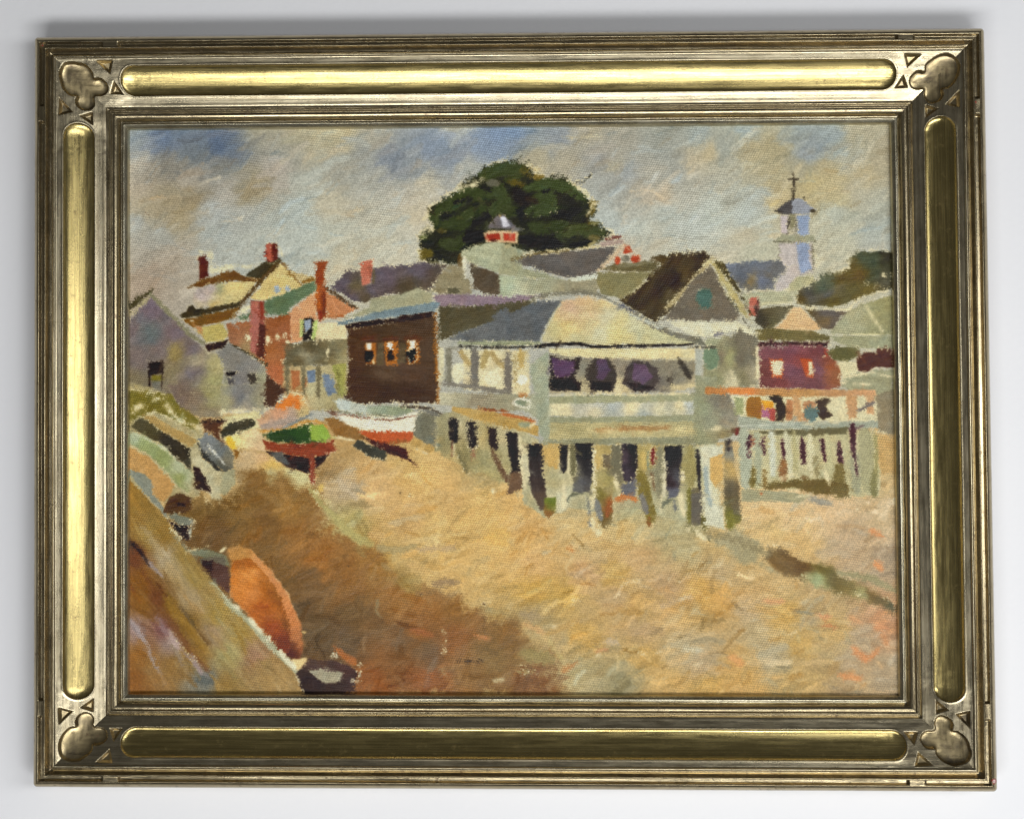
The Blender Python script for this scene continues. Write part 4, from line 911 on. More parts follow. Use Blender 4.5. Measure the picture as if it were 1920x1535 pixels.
P([(1218, 850), (1292, 900), (1332, 1000), (1402, 1282), (1330, 1365), (1240, 1152)], (122, 106, 37), halo=1, ang=75); S([(1260, 1100), (1310, 1250)], 62, (116, 112, 104)); S([(1330, 1290), (1330, 1360)], 40, (134, 84, 30)); S([(1275, 720), (1285, 860)], 46, (186, 160, 88)); S([(1362, 680), (1362, 810)], 34, (124, 28, 27)); S([(1322, 700), (1320, 860)], 22, (122, 135, 116)); S([(1350, 900), (1380, 1050)], 36, (120, 92, 60), dry=4); SP([(1340, 950), (1360, 1100)], 50, n=.6)
S([(1432, 655), (1420, 1110)], 66, (132, 127, 98), dry=3); S([(1470, 700), (1466, 1100)], 26, (204, 196, 164), dry=4); SP([(1440, 1100), (1436, 1240)], 34, n=.8)
P([(1465, 650), (1632, 650), (1612, 900), (1602, 1105), (1500, 1125), (1478, 900)], None, halo=2, ang=88, cps=[(1540, 720, (20, 17, 20)), (1520, 830, (26, 22, 26)), (1560, 920, (76, 76, 84)), (1500, 960, (44, 26, 34)), (1540, 1070, (96, 98, 110))]); P([(1440, 1152), (1545, 1128), (1440, 1222)], (100, 102, 78), halo=0); SP([(1625, 900), (1610, 1100), (1640, 1260)], 70, n=.9)
S([(1560, 1150), (1570, 1230)], 40, (112, 114, 108), dry=3)
S([(1700, 680), (1705, 1000)], 88, (150, 138, 82), dry=3); P([(1678, 1050), (1800, 1000), (1812, 1250), (1790, 1365), (1680, 1365)], (106, 97, 68), halo=1, ang=80); S([(1690, 1040), (1695, 1360)], 46, (112, 106, 34), dry=3); S([(1762, 690), (1780, 850), (1792, 1060)], 24, (30, 26, 24), dry=1.5); S([(1800, 1280), (1830, 1400)], 50, (96, 88, 30), dry=4); S([(1680, 1380), (1780, 1440), (1880, 1500)], 50, (86, 82, 36), dry=5); SP([(1700, 1400), (1840, 1480)], 90, n=.8)
P([(250, -60), (420, -200), (428, 150), (440, 560), (400, 620), (335, 530), (310, 250)], (150, 156, 131), halo=1, ang=88)
P([(120, 240), (220, 250), (215, 300), (130, 290)], (128, 138, 112), halo=0); S([(112, 262), (150, 222), (250, 240), (262, 262), (240, 310), (165, 296), (112, 270)], 17, (218, 213, 194), dry=2); S([(160, 190), (245, 205)], 28, (180, 122, 66), dry=3); B(205, 460, 60, 26, (140, 146, 116), halo=0); SP([(260, 480), (310, 440)], 40); S([(0, 335), (60, 340)], 26, (150, 82, 40)); SP([(160, 560), (190, 900), (220, 1060)], 50, n=.7)

# ---- right-hand deck, railing and far pier
tile(1300, 700)
P([(0, 180), (340, 190), (410, 400), (340, 570), (0, 655)], None, halo=1, cps=[(60, 300, (140, 144, 112)), (250, 260, (124, 116, 98)), (200, 420, (146, 148, 122)), (300, 420, (140, 132, 112)), (250, 540, (146, 132, 92)), (60, 560, (140, 140, 104))]); SP([(110, 500), (350, 480)], 80, n=.6)
P([(340, 200), (1810, 190), (1810, 440), (430, 435)], (200, 190, 150), halo=0, dry=3)
P([(1640, 200), (1810, 130), (1810, 560), (1660, 530)], (134, 122, 94), halo=0); SP([(1600, 520), (1800, 540)], 60)
P([(105, 120), (300, 120), (560, 130), (1300, 145), (1640, 145), (1645, 200), (900, 215), (600, 195), (310, 192), (105, 182)], (188, 136, 80), halo=1, ang=0, cps=[(180, 150, (186, 122, 62)), (450, 160, (216, 126, 58)), (700, 165, (186, 134, 76)), (1000, 180, (180, 132, 74)), (1300, 175, (182, 136, 90)), (1550, 170, (192, 142, 96))])
P([(310, 140), (560, 145), (520, 180), (350, 192)], (218, 128, 57), halo=0); P([(360, 212), (452, 212), (452, 362), (380, 372)], (150, 155, 106), halo=0)
P([(480, 220), (600, 200), (622, 320), (612, 432), (500, 432), (470, 330)], (150, 95, 17), halo=2); P([(610, 240), (722, 250), (722, 312), (630, 322)], (224, 150, 32), halo=0); P([(608, 330), (680, 320), (692, 402), (620, 392)], (166, 92, 122), halo=0); P([(680, 320), (742, 320), (742, 432), (690, 432)], (170, 66, 56), halo=0); P([(660, 220), (720, 195), (790, 200), (848, 330), (812, 432), (740, 432), (742, 270)], (54, 38, 19), halo=1)
P([(838, 230), (902, 240), (892, 422), (828, 422)], (176, 117, 72), halo=0); P([(900, 200), (962, 200), (982, 432), (900, 432)], (190, 146, 96), halo=0); P([(980, 250), (1102, 240), (1082, 422), (980, 432)], (180, 126, 82), halo=0)
P([(998, 330), (1040, 288), (1070, 322), (1132, 298), (1132, 392), (1070, 445), (1000, 402)], (80, 115, 111), halo=0); P([(1098, 250), (1180, 215), (1242, 240), (1190, 290), (1255, 380), (1160, 425), (1130, 380)], (64, 42, 21), halo=1)
P([(1370, 200), (1472, 200), (1472, 402), (1390, 402)], (184, 139, 92), halo=0); P([(1558, 190), (1632, 190), (1622, 372), (1558, 362)], (190, 146, 101), halo=0); S([(1478, 340), (1625, 262)], (22, 46), (120, 110, 102))
P([(395, 400), (480, 390), (800, 440), (1665, 430), (1665, 492), (1300, 502), (425, 502)], (150, 155, 136), halo=1, ang=2); S([(430, 470), (900, 455)], 14, (190, 192, 176), dry=3); SP([(980, 460), (1300, 440)], 30)
P([(400, 500), (1640, 500), (1685, 1000), (1665, 1100), (1400, 1115), (1000, 1045), (430, 1030)], (176, 168, 126), halo=1, dry=3, ang=86, var=13)
P([(580, 520), (900, 502), (1400, 482), (1380, 545), (1000, 565), (620, 545)], (104, 97, 62), halo=0, ang=0)
for x0, y0, x1, y1, w, c in [(450, 530, 470, 1000, 112, (158, 163, 140)), (570, 560, 582, 985, 70, (157, 160, 132)), (700, 540, 712, 900, 62, (190, 192, 172)), (830, 540, 872, 920, 70, (186, 182, 150)), (1045, 560, 1065, 900, 60, (196, 188, 150)), (1545, 540, 1560, 1010, 140, (158, 153, 114)), (1440, 700, 1470, 1050, 90, (152, 150, 118)), (905, 520, 910, 880, 36, (168, 160, 112)), (1200, 560, 1230, 880, 46, (180, 174, 130))]:
    S([(x0, y0), ((x0 + x1) / 2 + 8, (y0 + y1) / 2), (x1, y1)], w, c, dry=3)
for pts, w in [([(507, 560), (490, 745)], (46, 30)), ([(622, 590), (642, 725)], (44, 14)), ([(800, 600), (818, 780)], (24, 26)), ([(980, 590), (992, 810)], (54, 34)), ([(1158, 600), (1182, 785)], (36, 24)), ([(1308, 620), (1328, 825)], (40, 46)), ([(1432, 470), (1436, 690), (1460, 800)], (74, 14)), ([(1460, 800), (1480, 945)], (26, 8))]:
    S(pts, w, (66, 15, 33), dry=2.5, var=10)
S([(535, 570), (535, 640)], 18, (140, 60, 36)); P([(340, 490), (420, 480), (410, 545), (380, 560), (345, 520)], (112, 86, 56), halo=0); B(392, 525, 20, 34, (120, 26, 22), halo=0)
for pts, w, c in [([(542, 860), (532, 1010)], 50, (110, 94, 34)), ([(640, 870), (650, 1030)], 56, (134, 108, 52)), ([(805, 790), (815, 970)], 76, (138, 92, 46)), ([(1000, 960), (1010, 1040)], 90, (112, 78, 30)), ([(1310, 850), (1315, 1090)], 120, (118, 102, 48)), ([(1625, 880), (1625, 1100)], 60, (126, 121, 72)), ([(1100, 760), (1110, 950)], 50, (140, 128, 84)), ([(1640, 560), (1650, 900)], 40, (150, 142, 88))]:
    S(pts, w, c, dry=4)
P([(660, 985), (900, 950), (1200, 950), (1400, 1000), (1395, 1105), (1100, 1085), (900, 1025), (680, 1055)], (106, 86, 30), halo=1, dry=4); SP([(640, 900), (700, 980), (900, 900)], 60, n=.5); SP([(1000, 840), (1080, 920)], 70, n=.6); SP([(1180, 860), (1240, 1060)], 50, n=.6)
P([(430, 1035), (900, 1065), (1055, 1105), (950, 1165), (700, 1155), (430, 1155)], (156, 151, 116), halo=0); S([(1060, 1130), (1240, 1170)], 60, (152, 146, 128), dry=4); B(612, 1082, 14, 12, (196, 110, 60), halo=0); SP([(930, 1110), (1040, 1090)], 40)
P([(1660, 580), (1800, 590), (1805, 900), (1680, 905)], (186, 151, 92), halo=1)
P([(60, 660), (272, 640), (262, 752), (150, 802), (172, 1002), (192, 1182), (272, 1200), (282, 1405), (100, 1355), (88, 1000)], (192, 190, 164), halo=0, dry=3, ang=85); P([(148, 760), (262, 720), (272, 952), (200, 1032), (150, 952)], (196, 157, 88), halo=0); S([(108, 850), (120, 1050), (160, 1180)], 44, (150, 161, 154)); S([(40, 690), (46, 900), (56, 1060)], (40, 26), (34, 29, 28), dry=1.5)
P([(-20, 1080), (70, 1070), (72, 1352), (-20, 1352)], (96, 89, 77), halo=0); P([(285, 600), (352, 600), (382, 900), (422, 1002), (432, 1355), (278, 1352), (270, 952)], None, halo=1, ang=85, cps=[(320, 640, (88, 80, 66)), (340, 720, (130, 130, 116)), (350, 850, (180, 150, 88)), (340, 1050, (98, 86, 60)), (380, 1200, (110, 98, 72)), (300, 1250, (112, 108, 44)), (340, 1340, (118, 112, 34))]); S([(322, 600), (318, 690)], 26, (54, 44, 44)); S([(330, 1270), (345, 1390)], 80, (118, 113, 34), dry=3); SP([(270, 950), (280, 1380)], 30, n=.6); SP([(0, 1380), (100, 1480)], 90, n=.75)

# ---- boats and foreground on the left
tile(220, 700)
P([(85, 80), (320, 130), (480, 190), (740, 400), (780, 560), (740, 1100), (500, 1200), (85, 1000)], (164, 152, 110), halo=0, dry=3, var=14)
P([(85, 150), (300, 175), (480, 190), (600, 300), (745, 405), (720, 525), (600, 462), (350, 345), (200, 385), (85, 430)], (112, 101, 33), halo=2, dry=4, rough=4, hp=.9); SP([(130, 330), (300, 230), (420, 190)], 90, n=.8); SP([(440, 300), (560, 420), (740, 480)], 90, n=.7); SP([(500, 380), (600, 420)], 80, (176, 176, 140), .6)
P([(440, 100), (930, 100), (945, 385), (740, 405), (560, 305)], (122, 110, 92), halo=1, cps=[(560, 200, (118, 100, 88)), (700, 260, (130, 114, 96)), (850, 200, (152, 146, 100)), (800, 350, (138, 124, 98))]); SP([(560, 180), (720, 180)], 40, n=.4)
P([(930, 110), (1315, 90), (1322, 340), (1100, 335), (930, 345)], (126, 122, 116), halo=1, cps=[(1100, 200, (118, 117, 117)), (1280, 250, (144, 140, 114)), (960, 250, (150, 144, 108)), (1150, 290, (140, 132, 116))]); SP([(940, 340), (1320, 340)], 80, n=.7)
P([(930, 400), (1260, 330), (1330, 420), (1260, 500), (960, 590)], (196, 186, 136), halo=0, dry=3)
P([(210, 368), (300, 365), (500, 480), (725, 600), (662, 662), (480, 572), (280, 442)], (166, 136, 77), halo=2, ang=30)
P([(120, 482), (200, 393), (300, 450), (480, 570), (652, 682), (664, 875), (540, 762), (400, 642), (250, 562)], None, halo=2, ang=33, cps=[(200, 440, (76, 70, 44)), (300, 520, (72, 66, 38)), (450, 600, (48, 42, 32)), (600, 720, (50, 44, 32)), (640, 820, (64, 60, 44))])
P([(98, 510), (250, 570), (400, 650), (530, 772), (620, 852), (712, 902), (662, 1002), (640, 1085), (560, 1022), (430, 882), (280, 732), (130, 642), (93, 582)], None, halo=2, ang=38, cps=[(150, 560, (156, 164, 134)), (250, 640, (140, 150, 96)), (420, 760, (138, 148, 92)), (550, 830, (160, 166, 132)), (560, 950, (138, 146, 90)), (660, 940, (166, 168, 132))])
S([(110, 512), (250, 578), (420, 668), (540, 788)], 16, (172, 177, 146), dry=3)
P([(660, 680), (722, 650), (762, 762), (940, 882), (952, 952), (930, 1100), (970, 1165), (850, 1130), (760, 900), (670, 802)], (176, 168, 132), halo=0, dry=3, var=14)
P([(680, 830), (740, 850), (802, 962), (855, 1085), (770, 1042), (700, 1062), (690, 962)], (44, 23, 18), halo=2); P([(945, 882), (1072, 852), (1062, 1002), (960, 1105), (918, 1052)], (150, 146, 112), halo=1)
P([(745, 430), (800, 408), (992, 413), (930, 482), (962, 622), (950, 655), (860, 592), (850, 522), (790, 522)], (88, 50, 30), halo=2); S([(750, 440), (960, 428)], 32, (42, 24, 17), dry=3)
P([(738, 602), (790, 540), (860, 560), (1000, 662), (1052, 742), (1042, 852), (960, 885), (840, 792), (750, 692)], (108, 112, 109), halo=2, ang=38, cps=[(800, 600, (120, 124, 124)), (930, 700, (110, 114, 112)), (1010, 760, (122, 118, 100)), (950, 850, (80, 80, 70))]); P([(718, 622), (762, 682), (850, 792), (962, 885), (900, 875), (780, 765)], (48, 46, 41), halo=0); S([(820, 650), (900, 742), (962, 815)], 13, (204, 204, 194), dry=3)
P([(928, 522), (1000, 450), (1200, 400), (1255, 430), (1222, 482), (940, 585)], (58, 55, 39), halo=3, hp=.8)
P([(960, 582), (1250, 492), (1312, 562), (1335, 705), (1180, 692), (1000, 642)], (202, 182, 132), halo=0, cps=[(1050, 590, (212, 200, 130)), (1200, 560, (206, 184, 138)), (1280, 640, (196, 166, 124))]); S([(1000, 590), (1045, 660)], 66, (212, 168, 48)); P([(1050, 690), (1195, 722), (1060, 772)], (132, 86, 27), halo=0)
P([(1050, 782), (1150, 690), (1335, 722), (1500, 832), (1700, 902), (1760, 1015), (1640, 1065), (1330, 1005), (1290, 905), (1080, 1015)], None, halo=1, cps=[(1150, 780, (184, 158, 116)), (1390, 810, (206, 170, 90)), (1300, 760, (196, 158, 112)), (1400, 940, (172, 156, 106)), (1600, 900, (184, 174, 124)), (1100, 900, (170, 146, 104))])
# brown shaded sand
BS = []
for tx, ty, pts in [(220, 700, [(640, 1110), (720, 1090), (830, 1112), (960, 1172), (1080, 1032), (1100, 922), (1200, 842), (1290, 902), (1330, 1002), (1480, 942), (1620, 1040), (1740, 1045), (1790, 1102), (1840, 1242), (1920, 1342)]),
                    (580, 700, [(120, 1335), (330, 1505)]), (580, 990, [(560, 165), (700, 275), (850, 345), (1000, 455), (1100, 545), (1260, 562), (1360, 642), (1400, 742), (1530, 742), (1620, 822), (1800, 822)]),
                    (940, 990, [(60, 815), (130, 872), (280, 972), (390, 1032), (450, 1102), (500, 1200), (440, 1302), (540, 1382), (570, 1520)]), (220, 990, [(300, 1540), (200, 900), (500, 0)])]:
    tile(tx, ty)
    BS += G(pts)
P(BS, None, cps=BROWN, raw=True, ang=-25, rough=6, dry=9, halo=0, warp=10, var=9, soft=15)
m_br = sdf_poly(BS, XX, YY) > 3
dabs((360, 890, 1060, 1305), 700, 34, 9, -30, 45, 12, keep=m_br, op=.65, seed=8)
m_bd = np.abs(sdf_poly(BS, XX, YY)) < 14
dabs((560, 900, 1100, 1305), 260, 34, 9, 32, 35, 10, keep=m_bd, op=.6, seed=9)
tile(580, 700)
S([(0, 1040), (160, 1220), (330, 1400), (470, 1520)], (50, 80), (168, 158, 98), dry=4, op=.85); SP([(60, 1060), (260, 1230)], 60, (206, 196, 140), .6)
S([(270, 960), (330, 1040), (420, 1120)], 70, (180, 162, 132), dry=4, op=.8)
tile(580, 990)
S([(300, 0), (450, 90), (560, 150)], 70, (170, 158, 96), dry=4, op=.8); S([(620, 180), (800, 200), (960, 160)], 70, (158, 142, 98), dry=5, op=.7); S([(980, 190), (1300, 170)], 50, (172, 146, 108), dry=5, op=.7)
S([(1120, 500), (1330, 480)], 70, (146, 118, 86), dry=6, op=.7); S([(880, 320), (1000, 360), (1100, 430)], 60, (196, 160, 98), dry=5, op=.8)
S([(615, 640), (600, 740), (640, 800)], 22, (146, 126, 88), dry=3); SP([(1190, 910), (1230, 1000), (1210, 1120)], 60, (186, 160, 112), .55); S([(1490, 960), (1610, 990)], 34, (186, 120, 66), dry=5); S([(920, 910), (1100, 960)], 60, (154, 92, 48), dry=5); S([(1330, 1193), (1550, 1193)], 11, (60, 44, 24), dry=5); S([(1660, 1370), (1750, 1360)], 40, (178, 158, 116), dry=3); SP([(600, 240), (400, 280), (60, 240)], 60, (190, 140, 80), .35); SP([(1180, 1240), (1220, 1320)], 60, (180, 156, 108), .5)
for x, y in ((350, 340), (390, 775), (660, 838), (1570, 680), (1000, 590)):
    B(x, y, 9, 6, (64, 46, 30), halo=0, op=.8)
# boats on the beach
tile(220, 700)
P([(1258, 402), (1420, 300), (1560, 178), (1640, 188), (1745, 340), (1722, 392), (1500, 492), (1330, 525), (1268, 462)], None, halo=3, hp=.8, var=12, cps=[(1330, 400, (186, 142, 104)), (1450, 360, (190, 138, 104)), (1650, 260, (206, 160, 100)), (1700, 330, (184, 164, 112)), (1400, 470, (164, 142, 128)), (1560, 400, (164, 144, 130))])
P([(1415, 305), (1560, 178), (1650, 232), (1642, 325), (1540, 300), (1480, 325)], (216, 117, 42), halo=0, var=12)
S([(1300, 480), (1450, 440), (1600, 410)], 60, (160, 142, 128), dry=3); S([(1480, 505), (1600, 440), (1750, 368)], 42, (124, 129, 126)); S([(1290, 522), (1500, 505), (1650, 442), (1780, 420), (1885, 485)], 26, (192, 137, 57), dry=3)
P([(1308, 552), (1500, 492), (1740, 452), (1880, 500), (1912, 562), (1860, 635), (1600, 635), (1400, 612)], None, halo=1, ang=-8, cps=[(1400, 570, (40, 70, 34)), (1600, 540, (40, 78, 22)), (1550, 600, (30, 60, 22))]); P([(1728, 460), (1850, 458), (1918, 552), (1860, 625), (1738, 602)], (132, 162, 58), halo=0, ang=40)
P([(1298, 590), (1450, 632), (1900, 622), (1945, 590), (1955, 690), (1880, 745), (1700, 775), (1500, 725), (1340, 685)], (142, 57, 30), halo=2, ang=3); P([(1340, 702), (1500, 722), (1720, 762), (1905, 730), (1850, 802), (1740, 885), (1700, 895), (1500, 825)], (40, 16, 14), halo=2); P([(1368, 722), (1480, 700), (1565, 835), (1480, 805)], (82, 84, 82), halo=0)
S([(1750, 740), (1757, 985)], (64, 36), (142, 62, 40), dry=1.5); S([(1840, 1000), (1830, 1060)], 40, (200, 165, 86), dry=4)
tile(580, 700)
P([(130, 400), (230, 398), (350, 450), (480, 520), (505, 582), (420, 605), (220, 565), (180, 482)], (140, 97, 43), halo=2)
P([(218, 242), (300, 228), (500, 288), (880, 290), (962, 340), (780, 382), (500, 372), (270, 342)], (150, 160, 142), halo=1, ang=4, cps=[(270, 260, (174, 184, 178)), (450, 310, (168, 172, 158)), (620, 320, (140, 152, 128)), (800, 320, (134, 144, 114))]); S([(270, 340), (500, 372), (720, 385)], 18, (120, 118, 88), dry=3)
P([(460, 560), (700, 622), (870, 682), (892, 745), (870, 775), (600, 665)], (70, 23, 14), halo=0); P([(250, 362), (500, 392), (800, 392), (968, 338), (982, 400), (945, 545), (720, 545), (500, 512), (340, 462)], (216, 209, 186), halo=0, ang=4, var=9); S([(210, 368), (330, 375), (500, 402), (720, 420), (850, 402), (962, 375)], 13, (116, 62, 42), dry=1); S([(150, 345), (262, 350)], 14, (100, 60, 40), dry=2)
P([(430, 520), (600, 515), (950, 528), (918, 615), (730, 636), (560, 595)], (188, 82, 37), halo=0, ang=6); P([(388, 650), (430, 590), (560, 650), (702, 692), (682, 785), (520, 742)], (60, 62, 53), halo=2); S([(700, 690), (880, 760), (965, 832)], (50, 14), (58, 21, 16), dry=3); S([(720, 625), (880, 600)], 30, (150, 86, 36), dry=4)
P([(975, 330), (1130, 362), (1132, 665), (1060, 640), (928, 560), (970, 402)], (114, 112, 92), halo=1, ang=86); B(965, 625, 60, 44, (176, 142, 78), halo=0, dry=4); B(1075, 670, 50, 40, (178, 144, 80), halo=0, dry=4); S([(878, 300), (1050, 312), (1192, 362)], 26, (70, 56, 42), dry=2.5); S([(1060, 340), (1160, 380)], 44, (112, 110, 100)); SP([(950, 680), (1050, 720)], 40); SP([(220, 570), (400, 600)], 40, n=.7)
# foreground left
tile(220, 700)
P([(93, 660), (280, 742), (430, 902), (512, 1012), (480, 1102), (420, 1165), (310, 1092), (300, 962), (240, 902), (120, 882), (93, 782)], (180, 137, 78), halo=3)
P([(93, 862), (240, 905), (312, 952), (322, 1092), (440, 1242), (445, 1305), (300, 1152), (150, 962)], (126, 130, 116), halo=1)
P([(480, 1102), (560, 1070), (662, 1112), (664, 1232), (520, 1275), (408, 1252), (430, 1162)], (86, 56, 28), halo=1, var=14); S([(540, 1172), (605, 1180)], 26, (38, 16, 12))
P([(440, 1282), (520, 1260), (685, 1312), (650, 1372), (570, 1375)], (116, 119, 102), halo=0); P([(450, 1312), (560, 1362), (652, 1362), (642, 1505), (560, 1452)], (40, 19, 16), halo=1); S([(670, 1330), (650, 1480)], 24, (160, 160, 144), dry=4)
tile(220, 990)
P([(600, 212), (820, 180), (985, 250), (1015, 345), (900, 325), (760, 265)], (112, 114, 88), halo=1); P([(740, 270), (960, 250), (1000, 420), (900, 520), (790, 420)], (96, 88, 70), halo=0); P([(760, 282), (860, 290), (872, 445), (820, 475), (770, 382)], (44, 15, 13), halo=0); P([(860, 300), (1005, 352), (1015, 600), (930, 525), (850, 425)], (86, 54, 44), halo=0)
P([(985, 182), (1100, 148), (1200, 190), (1400, 402), (1545, 602), (1640, 852), (1675, 1052), (1650, 1170), (1560, 1172), (1500, 1130), (1020, 620), (1015, 300)], (196, 128, 68), halo=1, var=12, cps=[(1080, 220, (184, 132, 68)), (1300, 350, (200, 132, 72)), (1480, 520, (198, 128, 72)), (1600, 800, (196, 120, 64)), (1630, 1000, (176, 106, 56)), (1560, 1140, (96, 40, 18))])
P([(1030, 292), (1200, 262), (1350, 422), (1480, 642), (1550, 852), (1560, 1082), (1500, 1135), (1280, 932), (1150, 722), (1030, 622), (1020, 452)], None, halo=0, ang=25, var=13,
  cps=[(1130, 310, (166, 90, 22)), (1160, 440, (204, 124, 48)), (1100, 560, (196, 116, 42)), (1220, 600, (198, 118, 48)), (1300, 720, (168, 82, 18)), (1250, 800, (176, 90, 24)), (1400, 900, (152, 66, 14)), (1450, 1030, (118, 46, 13)), (1430, 600, (150, 86, 22)), (1520, 850, (130, 70, 17)), (1330, 480, (176, 104, 36)), (1400, 780, (170, 92, 28))])
for k in range(7):
    S([(1180 + 40 * k, 640 + 52 * k), (1280 + 36 * k, 700 + 40 * k), (1380 + 24 * k, 660 + 56 * k)], 14, (196 - 8 * k, 110 - 8 * k, 40), dry=4, op=.7)
P([(1560, 1182), (1700, 1160), (1705, 1222), (1620, 1295)], (212, 184, 126), halo=1); B(1680, 935, 22, 14, (190, 160, 100), halo=0)
# big hull across the corner
P([(80, -480), (300, -240), (440, -92), (600, 160), (850, 470), (1000, 652), (1200, 832), (1400, 1052), (1620, 1262), (1725, 1452), (1725, 1560), (80, 1560)], None, halo=2, ang=52, var=9,
  cps=[(200, -250, (146, 110, 44)), (300, 60, (146, 118, 56)), (150, -50, (140, 108, 50)), (430, 60, (140, 104, 38)), (500, 300, (152, 130, 84)), (700, 480, (150, 124, 62)), (450, 280, (160, 142, 112)), (600, 250, (146, 118, 56)), (900, 780, (152, 126, 60)), (1100, 960, (156, 130, 66)), (1300, 1200, (152, 122, 68)), (850, 930, (152, 126, 92)), (620, 620, (156, 132, 92)), (1000, 1120, (154, 142, 90)),
       (150, 250, (110, 60, 30)), (200, 480, (126, 80, 26)), (350, 640, (104, 56, 24)), (250, 660, (132, 86, 27)), (140, 900, (142, 118, 112)), (400, 880, (126, 82, 76)), (500, 1010, (148, 128, 124)), (200, 1150, (142, 92, 32)), (700, 1120, (142, 106, 42)), (300, 1260, (142, 104, 54)), (760, 1350, (112, 112, 102)), (1000, 1400, (146, 116, 58)), (620, 880, (122, 86, 22)), (1260, 1150, (152, 114, 86)), (480, 720, (128, 90, 26)), (150, 1350, (140, 88, 34)), (500, 1250, (140, 104, 50)), (1400, 1380, (160, 128, 74))])
S([(90, 85), (200, 215), (295, 345)], (34, 18), (38, 19, 15), dry=2); S([(290, 310), (400, 430)], 34, (152, 136, 130), dry=4); S([(360, 410), (500, 650), (800, 1000)], 8, (92, 68, 32), dry=4); S([(100, 830), (200, 930), (300, 1150), (430, 1390)], (60, 24), (152, 140, 142), dry=4, op=.85); S([(350, 810), (420, 910), (520, 1020)], (70, 26), (140, 112, 112), dry=4, op=.8)
S([(230, 400), (380, 680), (620, 1050), (800, 1260)], 70, (114, 64, 26), dry=5, op=.7); S([(430, 600), (640, 900), (780, 1080)], 80, (138, 100, 28), dry=5, op=.8); S([(240, 0), (500, 350), (800, 750)], 90, (162, 142, 104), dry=6, op=.6); S([(660, 1140), (760, 1290)], 34, (152, 132, 128), dry=4)
P([(680, 1382), (740, 1290), (830, 1322), (905, 1402), (760, 1405)], (92, 97, 92), halo=0, var=12)
S([(840, 480), (1000, 672), (1150, 800), (1300, 972), (1500, 1172), (1660, 1350)], 54, (160, 163, 134), dry=3, op=.9); SP([(960, 600), (1150, 770), (1290, 920), (1420, 1060), (1600, 1260), (1640, 1370)], 64, (216, 210, 178), .85); SP([(620, 212), (820, 160)], 30, (210, 196, 150), .8); SP([(930, 210), (980, 170)], 40, n=.8); SP([(1400, 420), (1540, 600), (1640, 880)], 26, (222, 180, 124), .5)
S([(500, 20), (620, 180), (700, 280)], 40, (134, 136, 116), dry=5, op=.7); SP([(480, 0), (620, 150)], 30, n=.6)
tile(580, 990)
P([(-120, 1310), (0, 1172), (200, 1182), (350, 1232), (445, 1292), (405, 1460), (-20, 1560)], None, halo=1, cps=[(50, 1200, (84, 58, 46)), (350, 1270, (78, 48, 46)), (0, 1400, (46, 28, 24)), (250, 1400, (60, 40, 34)), (400, 1380, (64, 42, 40))]); P([(-10, 1282), (150, 1250), (300, 1302), (282, 1372), (150, 1395), (60, 1342)], (152, 146, 122), halo=0, dry=4); S([(-20, 1235), (230, 1282)], 13, (78, 52, 50), dry=3)
P([(190, 1162), (240, 1088), (252, 1165)], (182, 172, 142), halo=0); P([(218, 1040), (320, 1130), (422, 1162), (432, 1245), (300, 1192), (240, 1112)], (168, 98, 44), halo=0); SP([(390, 1370), (460, 1380)], 40, (190, 180, 150), .8); S([(450, 1220), (455, 1330)], 10, (180, 172, 150), dry=4)

m_town = region([(235, 560), (480, 440), (800, 480), (1180, 430), (1500, 470), (1690, 470), (1690, 960), (1330, 1000), (1000, 960), (800, 850), (560, 880), (235, 880)])
dabs((240, 430, 1685, 1000), 1500, 18, 5, -14, 50, 9, keep=m_town, op=.5, seed=21)
m_hull = region([(235, 890), (330, 1000), (470, 1180), (580, 1300), (235, 1310)])
dabs((235, 890, 580, 1305), 260, 44, 6, 52, 10, 11, keep=m_hull, op=.7, seed=22)
m_tree = region([(790, 480), (800, 400), (900, 310), (985, 310), (1100, 370), (1140, 440), (1000, 470)])
dabs((790, 300, 1145, 490), 260, 16, 6, -30, 60, 10, keep=m_tree, op=.7, seed=23)

# ---- marks in the sand
tile(1300, 990)
P([(100, 60), (450, 20), (640, 140), (600, 282), (760, 402), (500, 332), (200, 172)], (160, 149, 110), halo=0, dry=5, rough=5, soft=7); S([(1300, 400), (1600, 450), (1810, 560)], 66, (150, 141, 100), dry=5)
P([(598, 272), (680, 168), (800, 190), (1000, 292), (1200, 342), (1400, 442), (1600, 540), (1790, 645), (1850, 705), (1800, 780), (1600, 682), (1400, 622), (1200, 522), (900, 442), (750, 382)], None, halo=1, dry=5, rough=5, ang=24, soft=6,
  cps=[(680, 230, (124, 107, 73)), (720, 300, (122, 92, 42)), (900, 260, (114, 85, 42)), (1000, 350, (104, 72, 26)), (1150, 380, (108, 92, 31)), (1100, 470, (155, 165, 116)), (1300, 480, (114, 99, 49)), (1400, 560, (126, 110, 58)), (1500, 600, (155, 149, 98)), (1600, 560, (120, 92, 40)), (1700, 650, (108, 90, 49)), (1780, 720, (73, 77, 51))])
S([(140, 60), (400, 110), (660, 230)], (50, 80), (140, 127, 88), dry=6, op=.75); SP([(980, 420), (1180, 500)], 80, (196, 190, 140), .5); S([(720, 150), (770, 170)], 22, (206, 190, 150), dry=3)
